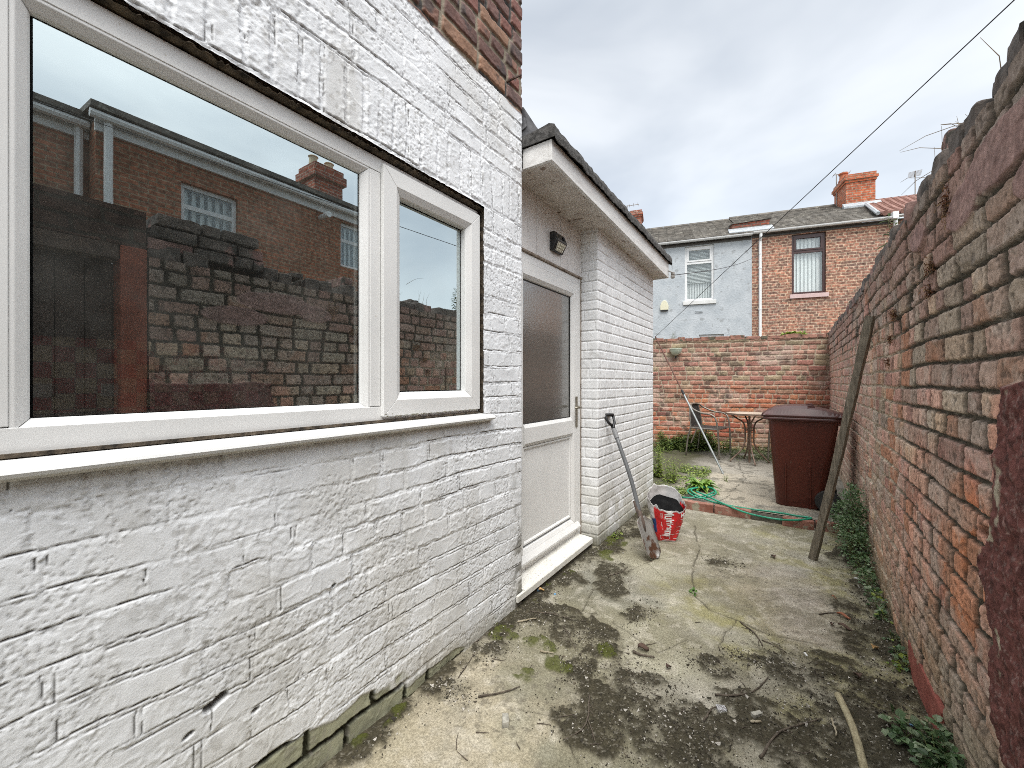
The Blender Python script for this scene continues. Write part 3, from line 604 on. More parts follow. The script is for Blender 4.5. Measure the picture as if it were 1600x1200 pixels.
# roof: soffit, fascia, felt
M_fas = mat('fascia_paint', (.58, .56, .54), (.76, .75, .73), rough=.55, scale=6, bump=.25, stretch=(2, .7, 6), spots=((.30, .26, .22), 22, .67), lo=.3, hi=.6)
XF = -1.085; Y0r, Y1r = 1.985, 4.60
def zl(y, z0, z1): return z0 + (z1 - z0) * (y - Y0r) / (Y1r - Y0r)
def beam(mb, x0, x1, y0, y1, a, b_):   # a, b = (z at Y0r, z at Y1r) bottom and top
    mb.hexa([(x0, y0, zl(y0, *a)), (x1, y0, zl(y0, *a)), (x1, y1, zl(y1, *a)), (x0, y1, zl(y1, *a)), (x0, y0, zl(y0, *b_)), (x1, y0, zl(y0, *b_)), (x1, y1, zl(y1, *b_)), (x0, y1, zl(y1, *b_))])
mb = MB(); beam(mb, -1.44, XF - .0225, Y0r + .0225, Y1r - .02, (2.505, 2.405), (2.52, 2.42)); mb.build('soffit', mat('soffit_paint', (.54, .49, .45), (.70, .66, .62), rough=.7, scale=9, bump=.3, spots=((.24, .18, .14), 14, .62)), ext)
mb = MB(); beam(mb, XF - .022, XF, Y0r, Y1r, (2.497, 2.397), (2.612, 2.565)); beam(mb, -1.275, XF - .0222, Y0r, Y0r + .022, (2.497, 2.497), (2.612, 2.612)); beam(mb, -3.6, XF - .0222, Y1r - .022, Y1r, (2.40, 2.397), (2.56, 2.565))
mb.build('fascia', M_fas, ext, bevel=.002)
M_felt = mat('mineral_felt', (.035, .034, .032), (.13, .125, .12), rough=1, scale=40, bump=.9, bscale=160, bdist=.006)
nx_, ny_ = 60, 180; mb = MB(); from mathutils import noise as mn
xs = [XF + .028, XF + .030, XF + .024, XF - .01, XF - .05, XF - .12, -1.35, -2.4, -3.6]; zs = [-.012, .022, .052, .068, .062, .054, .05, .03, .01]
ys = [Y0r - .016 + (Y1r + .02 - Y0r + .016) * i / 150 for i in range(151)]; vs = []
for i, y in enumerate(ys):
    for k_, (x, zz) in enumerate(zip(xs, zs)):
        nn = mn.noise(Vector((x * 6, y * 9, 3))) * .006 + mn.noise(Vector((x * 30, y * 26, k_))) * .004
        vs.append((x + nn, y, zl(y, 2.612, 2.565) + zz + nn + (.012 * math.exp(-((i) / 4) ** 2) if k_ > 1 else 0)))
nk = len(xs); fs = [(i * nk + k_, (i + 1) * nk + k_, (i + 1) * nk + k_ + 1, i * nk + k_ + 1) for i in range(150) for k_ in range(nk - 1)]
b0 = len(vs); vs += [(v[0], v[1], zl(v[1], 2.612, 2.565) - .012 + (.0 if k_ == 0 else .013)) for k_, v in enumerate(vs[:nk])]; fs += [(k_, k_ + 1, b0 + k_ + 1, b0 + k_) for k_ in range(nk - 1)]
b1 = len(vs); last = vs[150 * nk:151 * nk]; vs += [(v[0], v[1], v[2] - .08) for v in last]; fs += [(150 * nk + k_ + 1, 150 * nk + k_, b1 + k_, b1 + k_ + 1) for k_ in range(nk - 1)]
mb.add(vs, fs); o = mb.build('felt_roof', M_felt, ext, smooth=False); sl_ = o.modifiers.new('thick', 'SOLIDIFY'); sl_.thickness = .006
# slate flashing scraps against the tall wall
mb = MB(); mb.hexa([(-1.30, 1.975, 2.68), (-1.22, 1.985, 2.66), (-1.17, 2.05, 2.685), (-1.30, 2.05, 2.69), (-1.31, 1.972, 2.86), (-1.262, 1.975, 2.85), (-1.20, 2.03, 2.73), (-1.31, 2.04, 2.86)])
mb.hexa([(-1.31, 1.972, 2.70), (-1.245, 1.968, 2.72), (-1.24, 1.99, 2.74), (-1.31, 2.01, 2.72), (-1.31, 1.972, 2.80), (-1.255, 1.972, 2.79), (-1.25, 1.99, 2.78), (-1.31, 2.01, 2.80)])
mb.build('flashing', mat('slate', (.05, .05, .055), (.13, .13, .135), rough=.8, scale=25, bump=.5), ext, bevel=.004)
# insulator bracket at the far end of the fascia
mb = MB(); mb.tube([(XF, Y1r - .03, 2.47), (XF + .03, Y1r - .01, 2.455), (XF + .04, Y1r + .03, 2.455)], .006, 6); mb.lathe([(.010, -.035), (.022, -.03), (.022, -.005), (.012, 0), (.02, .01), (.02, .03), (.008, .035)], (XF + .035, Y1r + .03, 2.43), 12)
tag(mb.build('cable_bracket', mat('bracket_grey', (.22, .2, .18), (.34, .32, .3), rough=.6)), 'small grey insulator bracket on the far end of the white fascia', 'bracket')

# ---- door
dfn = lambda a, b_, d_: (XD + d_, a, b_)
door_f = MB(); ring(door_f, dfn, 1.985, 2.985, .07, 2.086, [(0, -.06), (0, .0), (.052, .0), (.056, -.012), (.056, -.06)]); df = fixn(door_f.build('door_frame', M_upvc, ext, bevel=.0015))
leaf = empty('door', (XD, 2.0, .08), 0); leaf.parent = ext; leaf.matrix_parent_inverse = WM[ext.name].inverted(); leaf['label'] = 'white plastic back door with frosted upper pane'
mb = MB(); y0, y1, z0, z1 = 2.044, 2.926, .128, 2.026
ring(mb, dfn, y0, y1, z0, z1, [(0, -.05), (0, .014), (.078, .014), (.100, .0), (.104, -.008), (.104, -.05)]); fixn(mb.build('sash', M_upvc, leaf, bevel=.002))
def drail(za, zb):
    mb = MB(); pr = [(XD + .014, za + .022), (XD + .014, zb - .022), (XD, zb), (XD - .05, zb), (XD - .05, za), (XD, za)]; n = len(pr)
    mb.add([(x, y, z_) for y in (y0 + .1045, y1 - .1045) for x, z_ in pr], [(i, (i + 1) % n, n + (i + 1) % n, n + i) for i in range(n)] + [tuple(range(n - 1, -1, -1)), tuple(range(n, 2 * n))])
    fixn(mb.build('mid_rail', M_upvc, leaf, bevel=.001))
drail(.868, 1.008)
mb = MB(); mb.box(XD - .022, XD - .012, y0 + .105, y1 - .105, .245, .867); mb.build('panel', M_upvc, leaf)
mb = MB(); ring(mb, dfn, y0 + .106, y1 - .106, .250, .864, [(0, -.0118), (0, -.002), (.01, -.002), (.02, -.0118)]); fixn(mb.build('bead', M_upvc, leaf))
# bottom weather bar
mb = MB(); pr = [(XD + .0145, .205), (XD + .040, .172), (XD + .040, .160), (XD + .0145, .155)]; mb.add([(x, y, z_) for y in (y0 + .02, y1 - .02) for x, z_ in pr], [(0, 1, 5, 4), (1, 2, 6, 5), (2, 3, 7, 6), (3, 0, 4, 7), (3, 2, 1, 0), (4, 5, 6, 7)]); fixn(mb.build('weather_bar', M_upvc, leaf))
m, t, bs = nodes('frosted_glass'); n_ = t.nodes.new; lk = t.links.new
bs.inputs['Base Color'].default_value = (.10, .098, .088, 1); bs.inputs['Roughness'].default_value = .16; bs.inputs['IOR'].default_value = 2.1; bs.inputs['Specular IOR Level'].default_value = .8; bs.inputs['Coat Weight'].default_value = .5; bs.inputs['Coat Roughness'].default_value = .02
v_ = n_('ShaderNodeTexNoise'); v_.inputs['Scale'].default_value = 120; tcx = n_('ShaderNodeTexCoord'); lk(tcx.outputs['Object'], v_.inputs['Vector']); bp = n_('ShaderNodeBump'); bp.inputs['Strength'].default_value = .35; bp.inputs['Distance'].default_value = .003; lk(v_.outputs[0], bp.inputs['Height']); lk(bp.outputs[0], bs.inputs['Normal'])
M_frost = m
mb = MB(); mb.box(XD - .02, XD - .014, y0 + .1, y1 - .1, 1.0, 1.93); mb.build('glass', M_frost, leaf)
mb = MB(); ring(mb, dfn, y0 + .104, y1 - .104, 1.008, 1.922, [(0, -.012), (0, -.008), (.005, -.008), (.005, -.012)]); fixn(mb.build('gasket', MATS['black_rubber'], leaf))
M_brass = mat('worn_metal', (.25, .22, .17), (.42, .39, .33), rough=.4, scale=40, metal=.8, bump=.1)
mb = MB(); mb.box(XD + .0145, XD + .024, 2.862, 2.892, .93, 1.165); hd = mb.build('handle', M_brass, leaf, bevel=.005)
mb = MB(); mb.tube([(XD + .02, 2.877, 1.085), (XD + .055, 2.877, 1.085), (XD + .060, 2.865, 1.085), (XD + .060, 2.77, 1.082)], [.010, .010, .010, .008], 10); mb.build('lever', M_brass, hd, smooth=True)
# threshold
mb = MB(); pr = [(-1.45, .100), (-1.32, .094), (-1.252, .088), (-1.246, .082), (-1.246, .048), (-1.254, .044), (-1.45, .044)]; n = len(pr)
mb.add([(x, y, z_) for y in (1.972, 2.93) for x, z_ in pr], [(i, (i + 1) % n, n + (i + 1) % n, n + i) for i in range(n)] + [tuple(range(n - 1, -1, -1)), tuple(range(n, 2 * n))])
mb.box(-1.262, -1.2464, 1.895, 1.9715, .048, .084)
fixn(mb.build('threshold', mat('dirty_plastic', (.66, .64, .58), (.78, .77, .74), rough=.5, scale=8, bump=.1, spots=((.22, .19, .15), 70, .66)), ext, bevel=.002))
mb = MB(); mb.box(-1.45, -1.262, 1.99, 2.96, -.05, .043); mb.build('step_bed', M_dirt, ext)

# ---- security light over the door
lt = empty('security_light', (XD, 2.5, 2.2), 0, 'small black solar security light on the white boards above the door', 'light')
a = onX(862, 372, XD); c0 = onX(889, 400, XD); ya, yb = a.y, c0.y; 
zt_, zb_ = 2.315, 2.185; ya, yb = 2.485, 2.64
M_blk = mat('black_plastic', (.012, .012, .013), (.02, .02, .02), rough=.35, bump=.02)
mb = MB(); pr = [(0, zt_), (.035, zt_), (.060, zt_ - .055), (.058, zt_ - .066), (.024, zb_), (0, zb_)]; n = len(pr)
mb.add([(XD + x, y, z_) for y in (ya, yb) for x, z_ in pr], [(i, (i + 1) % n, n + (i + 1) % n, n + i) for i in range(n)] + [tuple(range(n - 1, -1, -1)), tuple(range(n, 2 * n))])
fixn(mb.build('housing', M_blk, lt, bevel=.008))
def onslope(t, y, off):   # point on the sloping lower face
    x = .058 + (.024 - .058) * t; z_ = zt_ - .066 + (zb_ - zt_ + .066) * t; nx, nz = .0641, -.034; l = math.hypot(nx, nz); return (XD + x + nx / l * off, y, z_ + nz / l * off)
mb = MB(); q = []
for off in (.0005, .004):
    q += [onslope(.08, ya + .018, off), onslope(.08, yb - .018, off), onslope(.92, yb - .03, off), onslope(.92, ya + .03, off)]
mb.hexa(q); fixn(mb.build('lens', mat('led_lens', (.42, .40, .34), (.62, .6, .52), rough=.25, scale=90, bump=.4), lt, bevel=.001))
mb = MB()
for i in range(4):
    for j in range(3): p = onslope(.25 + .25 * j, ya + .04 + i * .025, .006); mb.rbox(Matrix.Translation(p), .006, .009, .009)
mb.build('led', mat('led_chip', (.75, .72, .55), rough=.3, bump=0), lt)
mb = MB(); mb.lathe([(.013, 0), (.012, .007), (.006, .011)], n=12, M=Matrix.Translation((XD + .052, (ya + yb) / 2 + .03, zt_ - .035)) @ Matrix.Rotation(math.radians(68), 4, 'Y')); mb.build('sensor', mat('sensor', (.03, .03, .035), rough=.15, bump=0), lt, smooth=True)

# ================================================================== RIGHT YARD WALL
rw = empty('yard_wall', (.56, 4, 0), 0, 'tall old red brick yard wall with crumbling dark top running along the right', 'wall')
YN = .78
pathR = [(.512, 8.10), (.500, 4.6), (.463, 3.2), (.452, 2.1), (.450, YN)]
LR = sum(math.dist(a, b) for a, b in zip(pathR[:-1], pathR[1:]))
s = axis((0, LR - 3.8, .010), (LR - 3.8, LR - 1.7, .0055), (LR - 1.7, LR, .0037)); z = axis((-.06, 2.0, .0046))
S, Z = np.meshgrid(s, z, indexing='ij'); Yw = YN + (LR - S)
S2 = S + .0; b = brickfield(S2, Z, 24, L=.238, ch=.0835, m=.013, warp=.0042, rough_edge=.0045, head=.95, mh=.021); r0, r1, r2, r3 = b['r']; d = b['d']
near = ss(3.6, 2.2, Yw); top = ss(1.45, 1.75, Z + (fbm(S, Z, 3, 4, 2) - .5) * .3)
face = ss(-.0005, .0030, d); f1 = fbm(S, Z, 14, 5, 3); f2 = fbm(S, Z, 60, 4, 4)
depth = .0075 + .0045 * near + .002 * top
H = depth * face + (r0 - .5) * .0075 * (1 + .6 * top) + (f1 - .5) * .0045 * (1 + .3 * top) + (f2 - .5) * .004
tilt = (r2 - .5) * .05 * np.clip(b['dzb'], 0, .08); H += tilt
spall = ss(.60, .70, fbm(S, Z, 4.5, 5, 8)) * (r3 > .55); H -= spall * .010 * (.6 + .8 * fbm(S, Z, 30, 3, 9))
H -= np.clip(.45 - Z, 0, 1) * .0
lean = .0 + ss(1.5, 2.2, Z) * .012 + (fbm(S, Z, .8, 3, 12) - .5) * .030
H += lean
tan_ = [(.38, .29, .215), (.36, .26, .22), (.33, .28, .225), (.40, .26, .215), (.34, .21, .18), (.29, .245, .21)]
c_ = pal(r1, tan_, [3, 3, 2, 3, 3, 2])
red = pal(r1, [(.37, .20, .155), (.40, .24, .19), (.32, .18, .155), (.43, .22, .145), (.36, .25, .21)], [3, 3, 3, 1, 2])
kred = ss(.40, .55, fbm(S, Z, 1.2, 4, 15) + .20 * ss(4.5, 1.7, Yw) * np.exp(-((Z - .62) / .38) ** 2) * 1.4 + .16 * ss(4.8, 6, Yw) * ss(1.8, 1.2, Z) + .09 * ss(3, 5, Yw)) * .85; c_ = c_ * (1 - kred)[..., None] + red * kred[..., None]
org = ell(Yw, Z, 1.80, .72, .22, .22, 0, .3, 18) * (r1 > .35); c_ = mixc(c_, org * .75, (.47, .165, .065))
c_ = c_ * np.array([1.50, 1.45, 1.42]) * (.84 + .34 * f1)[..., None] * (.66 + .58 * r2)[..., None]; c_ = mixc(c_, (_hash(idx_ := b['row'] * 131 + np.floor(r3 * 997), r0 * 0, 5) > .86) * 1.0, (.46, .24, .16)); c_ = c_ * (.84 + .3 * fbm(S, Z, 90, 3, 20))[..., None]
greyk = ss(.5, .68, fbm(S, Z, 2.1, 5, 22)); c_ = mixc(c_, greyk * .40, (.32, .29, .25))
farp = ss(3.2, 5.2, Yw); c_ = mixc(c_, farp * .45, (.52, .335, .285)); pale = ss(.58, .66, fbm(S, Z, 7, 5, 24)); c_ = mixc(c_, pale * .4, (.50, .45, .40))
low = ss(.62, .05, Z + (fbm(S, Z, 4, 4, 25) - .5) * .4); c_ = mixc(c_, low * .55, (.35, .31, .22)); c_ = mixc(c_, ss(.24, 0, Z) * .55 * ss(.35, .6, fbm(S, Z, 8, 4, 26)), (.12, .12, .05))
c_ = mixc(c_, top * ss(.38, .62, fbm(S, Z, 3.2, 4, 27) + (r2 - .5) * .25) * .60, (.31, .275, .24)); c_ = mixc(c_, ss(1.80, 1.98, Z) * .40, (.13, .12, .11))
c_ = mixc(c_, top * (r3 > .7) * .6, (.34, .20, .17))
mort = mixc(np.ones_like(c_) * np.array([.44, .38, .30]), ss(.3, .8, near * .9 + top * .8), (.085, .078, .062)); mort = mort * (.6 + .8 * f2)[..., None]
mk = 1 - ss(-.002, .0045, d); c_ = c_ * (1 - mk)[..., None] + mort * mk[..., None]
pk = ss(.63, .69, fbm(S, Z, 55, 3, 201)); c_ = mixc(c_, pk * .55, (.07, .06, .05)); H -= pk * .002 * (1 - mk)
wk = ss(.60, .68, fbm(S, Z, 24, 5, 203, .6)) * ss(.45, .6, fbm(S, Z, 2.5, 3, 204)); c_ = mixc(c_, wk * .3, (.50, .45, .39))
# maroon rendered patch near the gate, with flaked edges; and painted stone patches in the top courses
ed = 1.50 + .05 * (fbm(Yw, Z, 5, 4, 31) - .5) * 2 + .13 * np.exp(-((Z - .80) / .07) ** 2) - .10 * ss(.45, .30, Z) - .02 * ss(1.0, 1.25, Z)
ren = ss(.004, -.002, Yw - ed) * ss(1.275, 1.262, Z + (fbm(Yw, Z, 9, 3, 33) - .5) * .03)
ren0 = ss(.30, .36, Z + (fbm(Yw, Z, 9, 4, 35) - .5) * .10)
flk = fbm(S, Z, 70, 4, 36); mar = np.ones_like(c_) * np.array([.155, .066, .060]); mar = mar * (.62 + .8 * fbm(S, Z, 60, 4, 37))[..., None]
mar = mixc(mar, ss(.66, .70, fbm(S, Z, 110, 3, 136)) * .35, (.40, .31, .29)); mar = mixc(mar, ss(.60, .66, fbm(S, Z, 60, 3, 38)) * .5, (.035, .02, .02)); mar = mixc(mar, ss(.70, .74, fbm(S, Z, 9, 4, 39)), (.42, .38, .30))
base_r = np.ones_like(c_) * np.array([.42, .38, .27]); base_r = base_r * (.6 + .8 * flk)[..., None]
rc = mar * ren0[..., None] + base_r * (1 - ren0)[..., None]
c_ = c_ * (1 - ren)[..., None] + rc * ren[..., None]
H = H * (1 - ren) + ren * (.030 + .016 * fbm(S, Z, 22, 4, 40) + .008 * flk)
for (py, pz_, ry, rz) in [(1.50, 1.84, .26, .075), (1.78, 1.80, .13, .06), (2.32, 1.86, .12, .05), (1.25, 1.72, .2, .06)]:
    k = ell(Yw, Z, py, pz_, ry, rz, 0, .12, int(py * 90), .05); pc9 = np.ones_like(c_) * np.array([.33, .215, .20]) * (.6 + .75 * fbm(S, Z, 24, 5, 209))[..., None]; c_ = c_ * (1 - k * .85)[..., None] + pc9 * (k * .85)[..., None]; H = H * (1 - k) + k * (.026 + .004 * f2)
# cavity behind the lost bricks
for (py, pz_, ry, rz) in [(2.52, 1.66, .05, .035), (1.62, .86, .06, .02), (3.3, 1.2, .02, .2), (4.15, 1.15, .015, .25)]:
    k = ell(Yw, Z, py, pz_, ry, rz, 0, .25, int(py * 70), .15); c_ = mixc(c_, k * .8, (.035, .03, .025)); H -= k * .03
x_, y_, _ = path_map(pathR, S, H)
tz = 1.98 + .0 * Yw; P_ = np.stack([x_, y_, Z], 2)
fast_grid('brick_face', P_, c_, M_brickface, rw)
mb = MB(); mb.box(.53, .74, YN, 8.3, -.06, 2.0); mb.box(.47, .531, YN - .0, YN + .02, -.06, 1.99); mb.build('brick_back', mat_brick('back_brick', (.30, .13, .10), (.24, .17, .13), (.2, .17, .13)), rw)
# crumbling top: worn bricks laid loose on the last course
M_cap = mat('capping_brick', (.06, .055, .05), (.20, .165, .145), rough=.95, scale=11, bump=.7, bscale=60, bdist=.006, spots=((.30, .17, .15), 6, .60))
M_cap2 = mat('capping_brick_pink', (.18, .10, .09), (.34, .22, .19), rough=.95, scale=13, bump=.7, bscale=60, bdist=.006, spots=((.07, .065, .055), 10, .56))
def face_x(y):
    for (xa, ya), (xb, yb) in zip(pathR[:-1], pathR[1:]):
        if yb <= y <= ya: return xa + (xb - xa) * (ya - y) / (ya - yb)
    return .45
mbs = [MB(), MB()]; y = YN; i = 0; rc_ = random.Random(5)
while y < 8.1:
    ln = rc_.choice([.10, .11, .12, .23]) * (1 if y > 1.4 else 1.4); hgt = rc_.uniform(.055, .08) + (.02 if y < 2.6 else 0)
    if rc_.random() < .90:
        rough_block(mbs[rc_.random() < .30], face_x(y) - .012 + rc_.uniform(-.014, .012), .72, y, y + ln - .006, 1.985, 2.0 + hgt, .006, i, 3 if y > 3 else 7, rot=rc_.uniform(-.03, .03))
    if rc_.random() < .22: rough_block(mbs[rc_.random() < .3], face_x(y) + rc_.uniform(.0, .05), .70, y, y + ln * .8, 1.99 + hgt, 2.0 + hgt + rc_.uniform(.03, .065), .008, i + 50, 3 if y > 3 else 6, rot=rc_.uniform(-.1, .1))
    y += ln; i += 1
for row in range(3):      # two or three extra courses still standing near the gate
    y = YN + .02 * row
    while y < 1.42 - .08 * row:
        ln = rc_.choice([.11, .23, .23]); rough_block(mbs[rc_.random() < .15], face_x(y) - .008 + rc_.uniform(-.006, .010), .70, y, min(y + ln - .008, 1.42), 2.055 + row * .078, 2.055 + row * .078 + .068, .005, int(y * 99) + row, 6); y += ln
for q, mm_ in zip(mbs, (M_cap, M_cap2)): q.build('capping', mm_, rw)
# gateway at the near end: red painted post, dark door
gate = empty('yard_gate', (.56, .45, 0), 0, 'red painted post and dark boarded gate in the yard wall, mirrored in the window', 'gate')
M_redp = mat('red_paint', (.20, .045, .02), (.30, .07, .03), rough=.6, scale=10, bump=.3)
mb = MB(); mb.box(.43, .60, .66, .775, 0, 2.04); mb.build('post', M_redp, gate, bevel=.006)
mb = MB(); mb.box(.44, .60, .10, .655, 1.96, 2.04); mb.build('lintel', mat('old_brick_dark', (.08, .06, .05), (.14, .10, .08), rough=.9), gate)
for i in range(5):
    mb = MB(); mb.box(.56, .585, .10 + i * .111, .10 + i * .111 + .107, .02, 1.955); mb.build('board', mat('gate_paint', (.05, .035, .03), (.09, .06, .05), rough=.7, scale=8), gate, bevel=.003)
mb = MB(); mb.box(.45, .74, .08, .775, 2.045, 2.26); mb.box(.45, .74, -3, .07, -.05, 2.30); mb.build('side_wall', mat_brick('dark_wall_brick', (.13, .08, .065), (.09, .06, .05), (.07, .06, .05)), gate)
mb = MB(); mb.box(.588, .60, .08, .66, 0, 1.955); mb.build('backing', MATS['gate_paint'], gate)  # panel added behind the boards to stop light leaking between them
# red tile slab leaning at the foot of the wall
mb = MB(); a, b_ = Vector((.452, 2.13, 0)), Vector((.452, 2.62, 0))
rough_block(mb, .432, .449, 2.02, 2.50, -.01, .13, .003, 9, 5); tag(mb.build('red_slab', mat('red_render', (.24, .06, .045), (.32, .10, .075), rough=.85, scale=14, bump=.4)), 'flat dark red slab standing on edge against the foot of the brick wall', 'slab')

# ================================================================== BACK WALL
bw = empty('back_wall', (-1, 8.2, 0), 0, 'orange red brick wall closing the far end of the yard behind the table', 'wall')
A = onD(1022, 598, 7.07); B = onD(1297, 598, 6.36); dv = Vector((B.x - A.x, B.y - A.y)); dv.normalize()
A2 = (A.x - dv.x * 3.0, A.y - dv.y * 3.0); B2 = (B.x + dv.x * .35, B.y + dv.y * .35); LB = math.dist(A2, B2)
def bwp(s, z_, off=0):  # point on the back wall, s metres right of the frame's first visible brick
    return Vector((A.x + dv.x * s + dv.y * off, A.y + dv.y * s - dv.x * off, z_))
s = axis((0, 2.8, .03), (2.8, LB, .0085)); z = axis((0, 2.0, .0085)); S, Z = np.meshgrid(s, z, indexing='ij')
b = brickfield(S, Z, 33, L=.232, ch=.0785, m=.014, warp=.006, rough_edge=.006, head=.4); r0, r1, r2, r3 = b['r']; d = b['d']; f1 = fbm(S, Z, 14, 5, 3)
H = .010 * ss(-.002, .008, d) + (r0 - .5) * .010 + (f1 - .5) * .012
lower = ss(1.45, .9, Z + (fbm(S, Z, 1.2, 4, 6) - .5) * .9)
ca = .92 * pal(r1, [(.47, .27, .215), (.44, .22, .18), (.38, .22, .17), (.52, .31, .24), (.30, .19, .15), (.40, .32, .22)], [3, 3, 2, 3, 2, 2])
cb_ = .95 * pal(r1, [(.52, .21, .125), (.48, .20, .13), (.44, .15, .10), (.26, .12, .10), (.56, .25, .14), (.48, .24, .18)], [3, 3, 3, 1, 2, 2])
c_ = ca * (1 - lower)[..., None] + cb_ * lower[..., None]; c_ = c_ * (.72 + .55 * f1)[..., None]
c_ = mixc(c_, ss(.55, .68, fbm(S, Z, 3, 5, 12)) * .5, (.52, .44, .38)); c_ = mixc(c_, ss(.62, .70, fbm(S, Z, 8, 4, 13)) * .7, (.10, .075, .065))
c_ = mixc(c_, ss(1.80, 1.95, Z) * ss(.3, .55, fbm(S, Z, 6, 4, 14)) * .6, (.17, .15, .10)); c_ = mixc(c_, ss(.45, .12, Z) * .55, (.30, .29, .17))
mk = 1 - ss(-.003, .003, d); c_ = mixc(c_, mk * .9, (.46, .40, .31)); c_ = c_ * (.9 + .2 * fbm(S, Z, 60, 2, 3))[..., None]
x_, y_, _ = path_map([A2, B2], S, H); fast_grid('brick_face', np.stack([x_, y_, Z], 2), c_, M_brickface, bw)
mbk = MB(); q = [bwp(-3, 0, -.015), bwp(LB - 3.0, 0, -.015), bwp(LB - 3.0, 0, -.23), bwp(-3, 0, -.23)]
q = [bwp(-3, 0, -.23), bwp(-3, 0, -.02), bwp(LB - 3, 0, -.02), bwp(LB - 3, 0, -.23)]; mbk.hexa([(p.x, p.y, -.05) for p in q] + [(p.x, p.y, 1.985) for p in q]); fixn(mbk.build('brick_back', MATS['back_brick'], bw))
M_capb = mat('capping_brick_red', (.22, .11, .085), (.42, .22, .16), rough=.95, scale=9, bump=.6, bscale=50, bdist=.006, spots=((.11, .10, .07), 7, .55))
mb = MB(); sx_ = -3.0; i = 0; ang = math.atan2(dv.y, dv.x)
while sx_ < LB - 3.1:
    ln = rc_.choice([.115, .225, .225]); c0 = bwp(sx_ + ln / 2, 0, -.10)
    rough_block(mb, c0.x - ln / 2 + .005, c0.x + ln / 2 - .005, c0.y - .115, c0.y + .115, 1.975, 2.0 + rc_.uniform(.02, .05), .006, i, 3, rot=ang + rc_.uniform(-.02, .02)); sx_ += ln; i += 1
mb.build('capping', M_capb, bw)

# ================================================================== TERRACE BEYOND
P1 = onD(1030, 598, 13.0); P2 = onD(1390, 598, 11.0); ed_ = Vector((P2.x - P1.x, P2.y - P1.y)); SL = ed_.length; ed_.normalize(); nd = Vector((-ed_.y, ed_.x))
if nd.y < 0: nd = -nd
HANG = math.atan2(ed_.y, ed_.x)
def HS(u, v, off=0.0):
    """sight line met with the terrace plane set back by off metres -> (s, z)"""
    dx, dy, dz = ray(u, v); px, py = P1.x + nd.x * off, P1.y + nd.y * off
    den = dx * nd.x + dy * nd.y; t = (px * nd.x + py * nd.y) / den; return ((t * dx - P1.x) * ed_.x + (t * dy - P1.y) * ed_.y, EYE + t * dz)
def terrace(name, s0, label, cat='house'):
    o = P1.to_2d() + ed_ * s0; return empty(name, (o.x, o.y, 0), HANG, label, cat)
sp_ = HS(1175, 500)[0]; s_end = HS(1392, 400)[0]; s_l = -6.0
EZ = 5.62
M_render = mat('grey_blue_render', (.40, .435, .46), (.53, .56, .58), rough=.85, scale=2.2, bump=.5, bscale=18, bdist=.02, spots=((.35, .37, .38), 5.5, .60))
M_ph = mat_brick('terrace_brick', (.42, .21, .15), (.20, .13, .105), (.47, .36, .27), bw=.232, rh=.079, ms=.012, big=((1.25, 1.12, 1.0), 1.0), warp=(.07, .045), fine=(.35, 1.55), squash=.5, sf=4)
M_slate = mat('roof_slate', (.085, .078, .068), (.20, .18, .155), rough=.9, scale=5, bump=.7, bscale=28, bdist=.02, spots=((.27, .255, .22), 9, .60))
def slate_roof(name, m, parent, x0, x1, ez, rz, dep, over=.14, step=.20, back=True):
    """slate slope in lapped courses + plain rear slope + ridge tiles"""
    mb = MB(); n = int(dep / step); dz = (rz - ez) / n; dy = (dep + over) / n; rr_ = random.Random(4)
    for i in range(n):
        y0 = -over + i * dy; x = x0
        while x < x1 - .01:
            wd = .26; xe = min(x + wd - .006, x1); j = rr_.uniform(0, .010); mb.hexa([(x, y0 - .02, ez + i * dz + j), (xe, y0 - .02, ez + i * dz + j), (xe, y0 + dy, ez + (i + 1) * dz), (x, y0 + dy, ez + (i + 1) * dz),
                                      (x, y0 - .02, ez + i * dz + .028 + j), (xe, y0 - .02, ez + i * dz + .028 + j), (xe, y0 + dy, ez + (i + 1) * dz + .012), (x, y0 + dy, ez + (i + 1) * dz + .012)]); x += wd
    if back: mb.hexa([(x0, dep, rz - .03), (x1, dep, rz - .03), (x1, dep * 2, ez), (x0, dep * 2, ez), (x0, dep, rz), (x1, dep, rz), (x1, dep * 2, ez + .03), (x0, dep * 2, ez + .03)])
    r = mb.build(name, m, parent, local=True)
    mb = MB(); x = x0
    while x < x1 - .02: mb.tube([(x, dep, rz + .0), (min(x + .44, x1), dep, rz + .0)], .085, 8); x += .45
    mb.build('ridge_tiles', M_slate, r, local=True); return r
def gutter(parent, x0, x1, y, z_, m=None, r=.06):
    mb = MB(); n = 8; vs = []
    for x in (x0, x1):
        for k_ in range(n + 1):
            a = math.pi * k_ / n; vs.append((x, y - math.cos(a) * r, z_ - math.sin(a) * r))
        for k_ in range(n, -1, -1):
            a = math.pi * k_ / n; vs.append((x, y - math.cos(a) * (r - .006), z_ - math.sin(a) * (r - .006)))
    L = 2 * n + 2; mb.add(vs, [(i, (i + 1) % L, L + (i + 1) % L, L + i) for i in range(L)] + [tuple(range(L - 1, -1, -1)), tuple(range(L, 2 * L))]); return fixn(mb.build('gutter', m or M_upvc_far, parent, local=True))
def holed_wall(mb, x0, x1, z0, z1, y, th, holes):
    """wall slab with rectangular openings, as butted blocks"""
    xs_ = sorted(set([x0, x1] + [h[0] for h in holes] + [h[1] for h in holes])); 
    for xa, xb in zip(xs_[:-1], xs_[1:]):
        zz = z0
        for h in sorted([h for h in holes if h[0] < (xa + xb) / 2 < h[1]], key=lambda h: h[2]):
            mb.box(xa, xb, y, y + th, zz, h[2]); zz = h[3]
        mb.box(xa, xb, y, y + th, zz, z1)
M_pane = mat_glass('far_glass', .07, tint=(.85, .93, .95), through=(.95, .97, .97))
